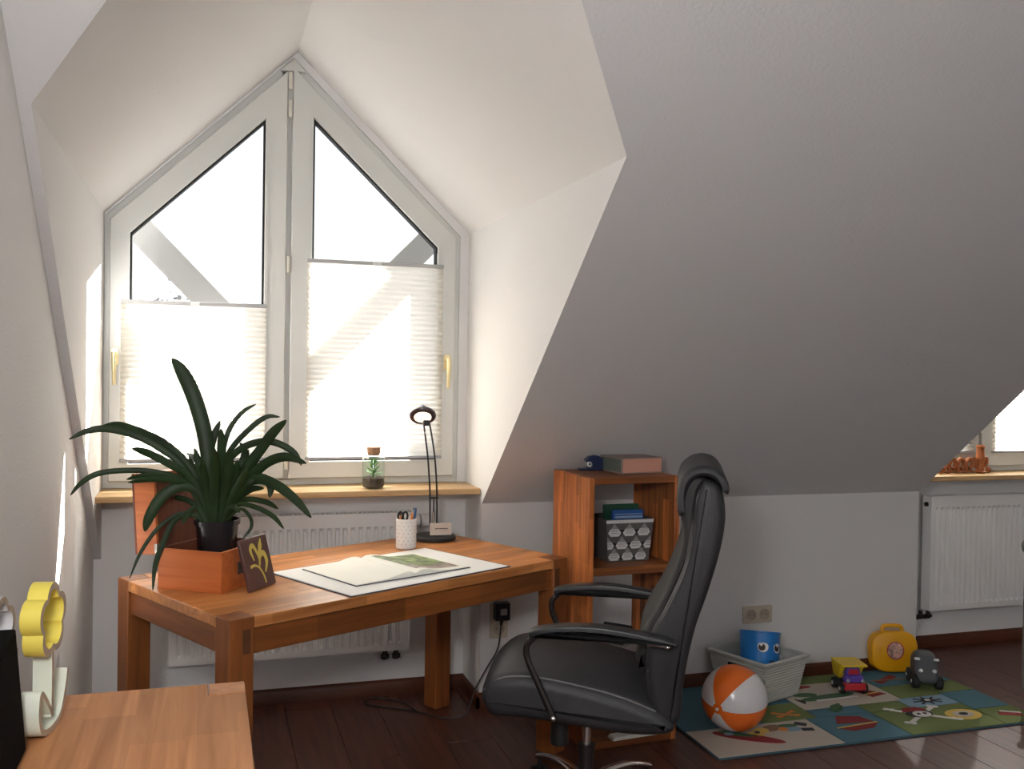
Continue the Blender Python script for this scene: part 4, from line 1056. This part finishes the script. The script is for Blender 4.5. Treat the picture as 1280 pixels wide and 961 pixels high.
# grey toy car
tc_ = thing('toy_car', 'dark grey bubble shaped toy car beside the yellow case', 'toy car', (3.250, 3.745, RZ), radians(-118))
b = B(); rings = []
for x, z0, z1, wv in ((-.085, .045, .085, .030), (-.075, .030, .125, .046), (-.045, .026, .155, .054), (-.005, .026, .160, .055), (.030, .026, .138, .053), (.055, .026, .095, .050), (.078, .028, .075, .044), (.090, .038, .062, .030)):
    cz, hz = (z0+z1)/2, (z1-z0)/2
    rings.append([(x, yv, zv) for yv, zv in squircle(0, cz, wv, hz, 3, 24)])
b.loft(rings); cbody = b.out('car_body', 'toygrey', tc_, ang=60)
for x in (-.050, .055):
    for y in (-.052, .052):
        b = B(); b.cyl((x, y-.016, .032), (x, y+.016, .032), .032, n=22); wh = b.out('wheel', 'rubber', tc_, bev=.006)
        s = 1 if y > 0 else -1; b = B(); b.cyl((x, y+.016*s, .032), (x, y+.019*s, .032), .008, n=12); b.out('wheel_nut', 'white', wh)
for y in (-.03, .03):
    b = B(); b.ell((.066, y, .085), (.008, .010, .009), 12, 8); b.out('headlight', 'white', tc_)
    b = B(); b.box((.034, y-.012+.012*(1 if y > 0 else -1), .128), (.050, y+.012+.012*(1 if y > 0 else -1), .138)); b.out('roof_lamp', 'white', tc_, bev=.003)
# small green block on the rug
t = thing('green_toy_brick', 'small green toy brick on the blue rug patch', 'toy', (2.625, 3.555, RZ), radians(20))
b = B(); b.box((-.024, -.016, 0), (.024, .016, .022)); b.out('brick_body', 'r_dgreen', t, bev=.002)
for x in (-.012, .012):
    b = B(); b.cyl((x, 0, .022), (x, 0, .027), .008, n=14); b.out('stud', 'r_dgreen', t)

# ================================================================== CONSOLE TABLE IN THE FOREGROUND
ct = thing('console_table', 'light wooden console table along the left wall in the foreground', 'table', (XL+.004, .55, 0))
TL, TWd, TH, LG = 1.735, .522, .75, .078
# board runs along y; one end notched for the flush legs
g = .0015
poly = [(LG+g, 0), (TWd-LG-g, 0), (TWd-LG-g, LG+g), (TWd, LG+g), (TWd, TL-LG-g), (TWd-LG-g, TL-LG-g), (TWd-LG-g, TL), (LG+g, TL), (LG+g, TL-LG-g), (0, TL-LG-g), (0, LG+g), (LG+g, LG+g)]
b = B(); b.prism(poly, TH-.034, TH, XY); b.out('table_top', 'side_y', ct, bev=.003)
for x in (0, TWd-LG):
    for y in (0, TL-LG):
        b = B(); b.box((x, y, 0), (x+LG, y+LG, TH)); b.out('leg', 'side_z', ct, bev=.003)
for x in (.012, TWd-.036):
    b = B(); b.box((x, LG, TH-.115), (x+.024, TL-LG, TH-.0345)); b.out('long_apron', 'side_y', ct)
for y in (.012, TL-.036):
    b = B(); b.box((LG, y, TH-.115), (TWd-LG, y+.024, TH-.0345)); b.out('short_apron', 'side_z', ct)

# cut-out flower ornaments
def flower(loc, rz, mpetal, mstem, label, petals=5, height=.298):
    t = thing('flower_ornament', label, 'ornament', loc, rz, 'cut-out flower ornaments')
    TH_ = .038
    def rose(r0, n=140):   # outline of a ring of round petals
        rp, out = r0*.54, []
        for i in range(n):
            a = 2*pi*i/n; best = 0
            for k in range(petals):
                pa = pi/2 + 2*pi*k/petals; d_ = r0*.60; c_ = cos(a-pa)*d_; q_ = c_*c_ - d_*d_ + rp*rp
                if q_ >= 0: best = max(best, c_ + sqrt(q_))
            out.append((best*cos(a), best*sin(a)))
        return out
    zc = height-.078
    def ringobj(outer, inner, name, m, parent):
        # faces of bare wood, painted rims
        b = B(); n = len(outer); vo = []
        for d in (0, TH_):
            vo.append([[b.bm.verts.new((u, d, v)) for u, v in outer], [b.bm.verts.new((u, d, v)) for u, v in inner]])
        for i in range(n):
            j = (i+1) % n
            b.mi = 0
            b._f([vo[0][0][i], vo[0][0][j], vo[1][0][j], vo[1][0][i]]); b._f([vo[0][1][i], vo[1][1][i], vo[1][1][j], vo[0][1][j]])
            b.mi = 1
            b._f([vo[0][0][i], vo[0][1][i], vo[0][1][j], vo[0][0][j]]); b._f([vo[1][0][i], vo[1][0][j], vo[1][1][j], vo[1][1][i]])
        return b.out(name, [m, 'cutwood'], parent)
    o = rose(.064); i_ = [(u*.80, v*.80) for u, v in o]
    ringobj([(u, v+zc) for u, v in o], [(u, v+zc) for u, v in i_], 'petal_ring', mpetal, t)
    def strip(pts, wds, name, m):
        P = catmull([(x, 0, z) for x, z in pts], 8); n = len(P); Ls, Rs = [], []
        for i, p in enumerate(P):
            f = i/(n-1)*(len(wds)-1); k = min(int(f), len(wds)-2); wv = (wds[k]+(wds[k+1]-wds[k])*(f-k))/2
            d = (P[min(i+1, n-1)]-P[max(i-1, 0)]).normalized(); s = Vector((-d.z, 0, d.x)); Ls.append(p+s*wv); Rs.append(p-s*wv)
        b = B(); ring = [(q.x, q.z) for q in Ls] + [(q.x, q.z) for q in Rs[::-1]]; n = len(ring)
        va = [b.bm.verts.new((u, .001, v)) for u, v in ring]; vb = [b.bm.verts.new((u, TH_-.001, v)) for u, v in ring]
        for i in range(n): b.mi = 0; b._f([va[i], va[(i+1) % n], vb[(i+1) % n], vb[i]])
        h = len(Ls); b.mi = 1
        for i in range(h-1):
            for vv in (va, vb): b._f([vv[i], vv[i+1], vv[n-2-i], vv[n-1-i]])
        b.out(name, [m, 'cutwood'], t)
    strip([(.0, zc-.060), (.002, .12), (.0, .030)], [.012, .012, .012], 'stem', mstem)
    strip([(.0, .035), (-.035, .075), (-.058, .090), (-.066, .055), (-.050, .016), (0, .006), (.048, .018), (.076, .060), (.088, .098)], [.010, .010, .011, .012, .012, .012, .012, .011, .008], 'leaf_loop', mstem)
    return t
flower((-.279, 2.065, .7505), radians(79), 'flower', 'stem', 'yellow cut-out wooden flower ornament standing on the console table')
flower((-.400, 2.24, .7505), radians(80), 'whitepaint', 'whitepaint', 'white cut-out wooden flower ornament half hidden behind the black speaker', height=.235)
# black panel leaning at the left edge
bp = thing('black_speaker', 'black upright speaker box at the left edge of the console table', 'speaker', (-.312, 1.975, .7505), 0)
b = B(); b.hexa([(-.115, -.30, 0), (0, -.30, 0), (0, 0, 0), (-.115, 0, 0), (-.118, -.30, .229), (-.018, -.30, .229), (-.018, -.004, .229), (-.118, -.004, .229)])
b.out('speaker_case', 'blackmatt', bp, bev=.003)
b = B(); b.hexa([(.0004, -.285, .014), (.0016, -.285, .014), (.0016, -.015, .014), (.0004, -.015, .014), (-.0162, -.285, .214), (-.0150, -.285, .214), (-.0150, -.018, .214), (-.0162, -.018, .214)])
b.out('grille', 'blackmatt', bp)

# ================================================================== RIGHT DORMER SILL: carved wooden ornaments
def carved(x, kind, label):
    t = thing('carved_figure', label, 'figurine', (x, 4.215, .9545), 0, 'carved wooden figures on the right sill')
    if kind == 0:
        b = B(); b.tube(catmull([(-.028, 0, .006), (.0, 0, .010), (.028, 0, .006)], 5), [.007]*10 + [.006], 8); b.out('foot', 'carve', t)
        b = B(); b.tube(catmull([(-.02, 0, .008), (-.026, 0, .045), (-.008, 0, .075), (.014, 0, .066), (.012, 0, .036), (-.004, 0, .024)], 6), .011, 10); b.out('curl', 'carve', t)
        b = B(); b.ell((.020, .002, .048), (.011, .010, .024), 12, 8); b.out('wing', 'carve', t)
    else:
        b = B(); b.lathe([(.026, 0), (.030, .006), (.022, .012), (.020, .05), (.026, .075), (.022, .10), (.019, .13), (.024, .142), (.016, .152)], 20); b.out('body', 'carve', t)
        for s in (-1, 1):
            b = B(); b.tube(catmull([(s*.02, 0, .03), (s*.040, 0, .05), (s*.042, 0, .085)], 5), [.010]*10 + [.007], 8); b.out('side_arm', 'carve', t)
        b = B(); b.ell((.056, 0, .016), (.014, .014, .016), 12, 8); b.out('knob', 'carve', t)
for x, k, l in ((3.755, 0, 'leftmost small carved wooden curl on the right sill'), (3.815, 0, 'second small carved wooden curl from the left on the right sill'), (3.87, 0, 'third carved wooden curl on the right sill, left of the pale mullion gap'), (3.925, 0, 'carved wooden curl right beside the tall carved figure'), (3.995, 1, 'tall carved wooden figure with two arms on the right sill')):
    carved(x, k, l)

# child's chair at the right edge of the frame
kc = thing('child_chair', 'grey child chair just at the right edge of the picture', 'chair', (3.705, 3.60, 0), radians(-10))
for x, y, h in ((0, 0, .66), (.34, 0, .66), (0, -.32, .36), (.34, -.32, .36)):
    b = B(); b.lathe([(.014, 0), (.017, .2), (.015, h)], 16, Matrix.Translation((x, y, 0))); lg = b.out('leg', 'kidgrey', kc)
    if h > .5:
        b = B(); b.ell((x, y, h+.018), (.030, .030, .038), 16, 10); b.out('post_knob', 'kidgrey', lg)
b = B(); b.box((-.005, -.34, .355), (.345, .02, .380)); b.out('seat', 'kidgrey', kc, bev=.006)
for z in (.46, .56):
    b = B(); b.box((.01, -.008, z), (.33, .008, z+.05)); b.out('back_slat', 'kidgrey', kc, bev=.004)
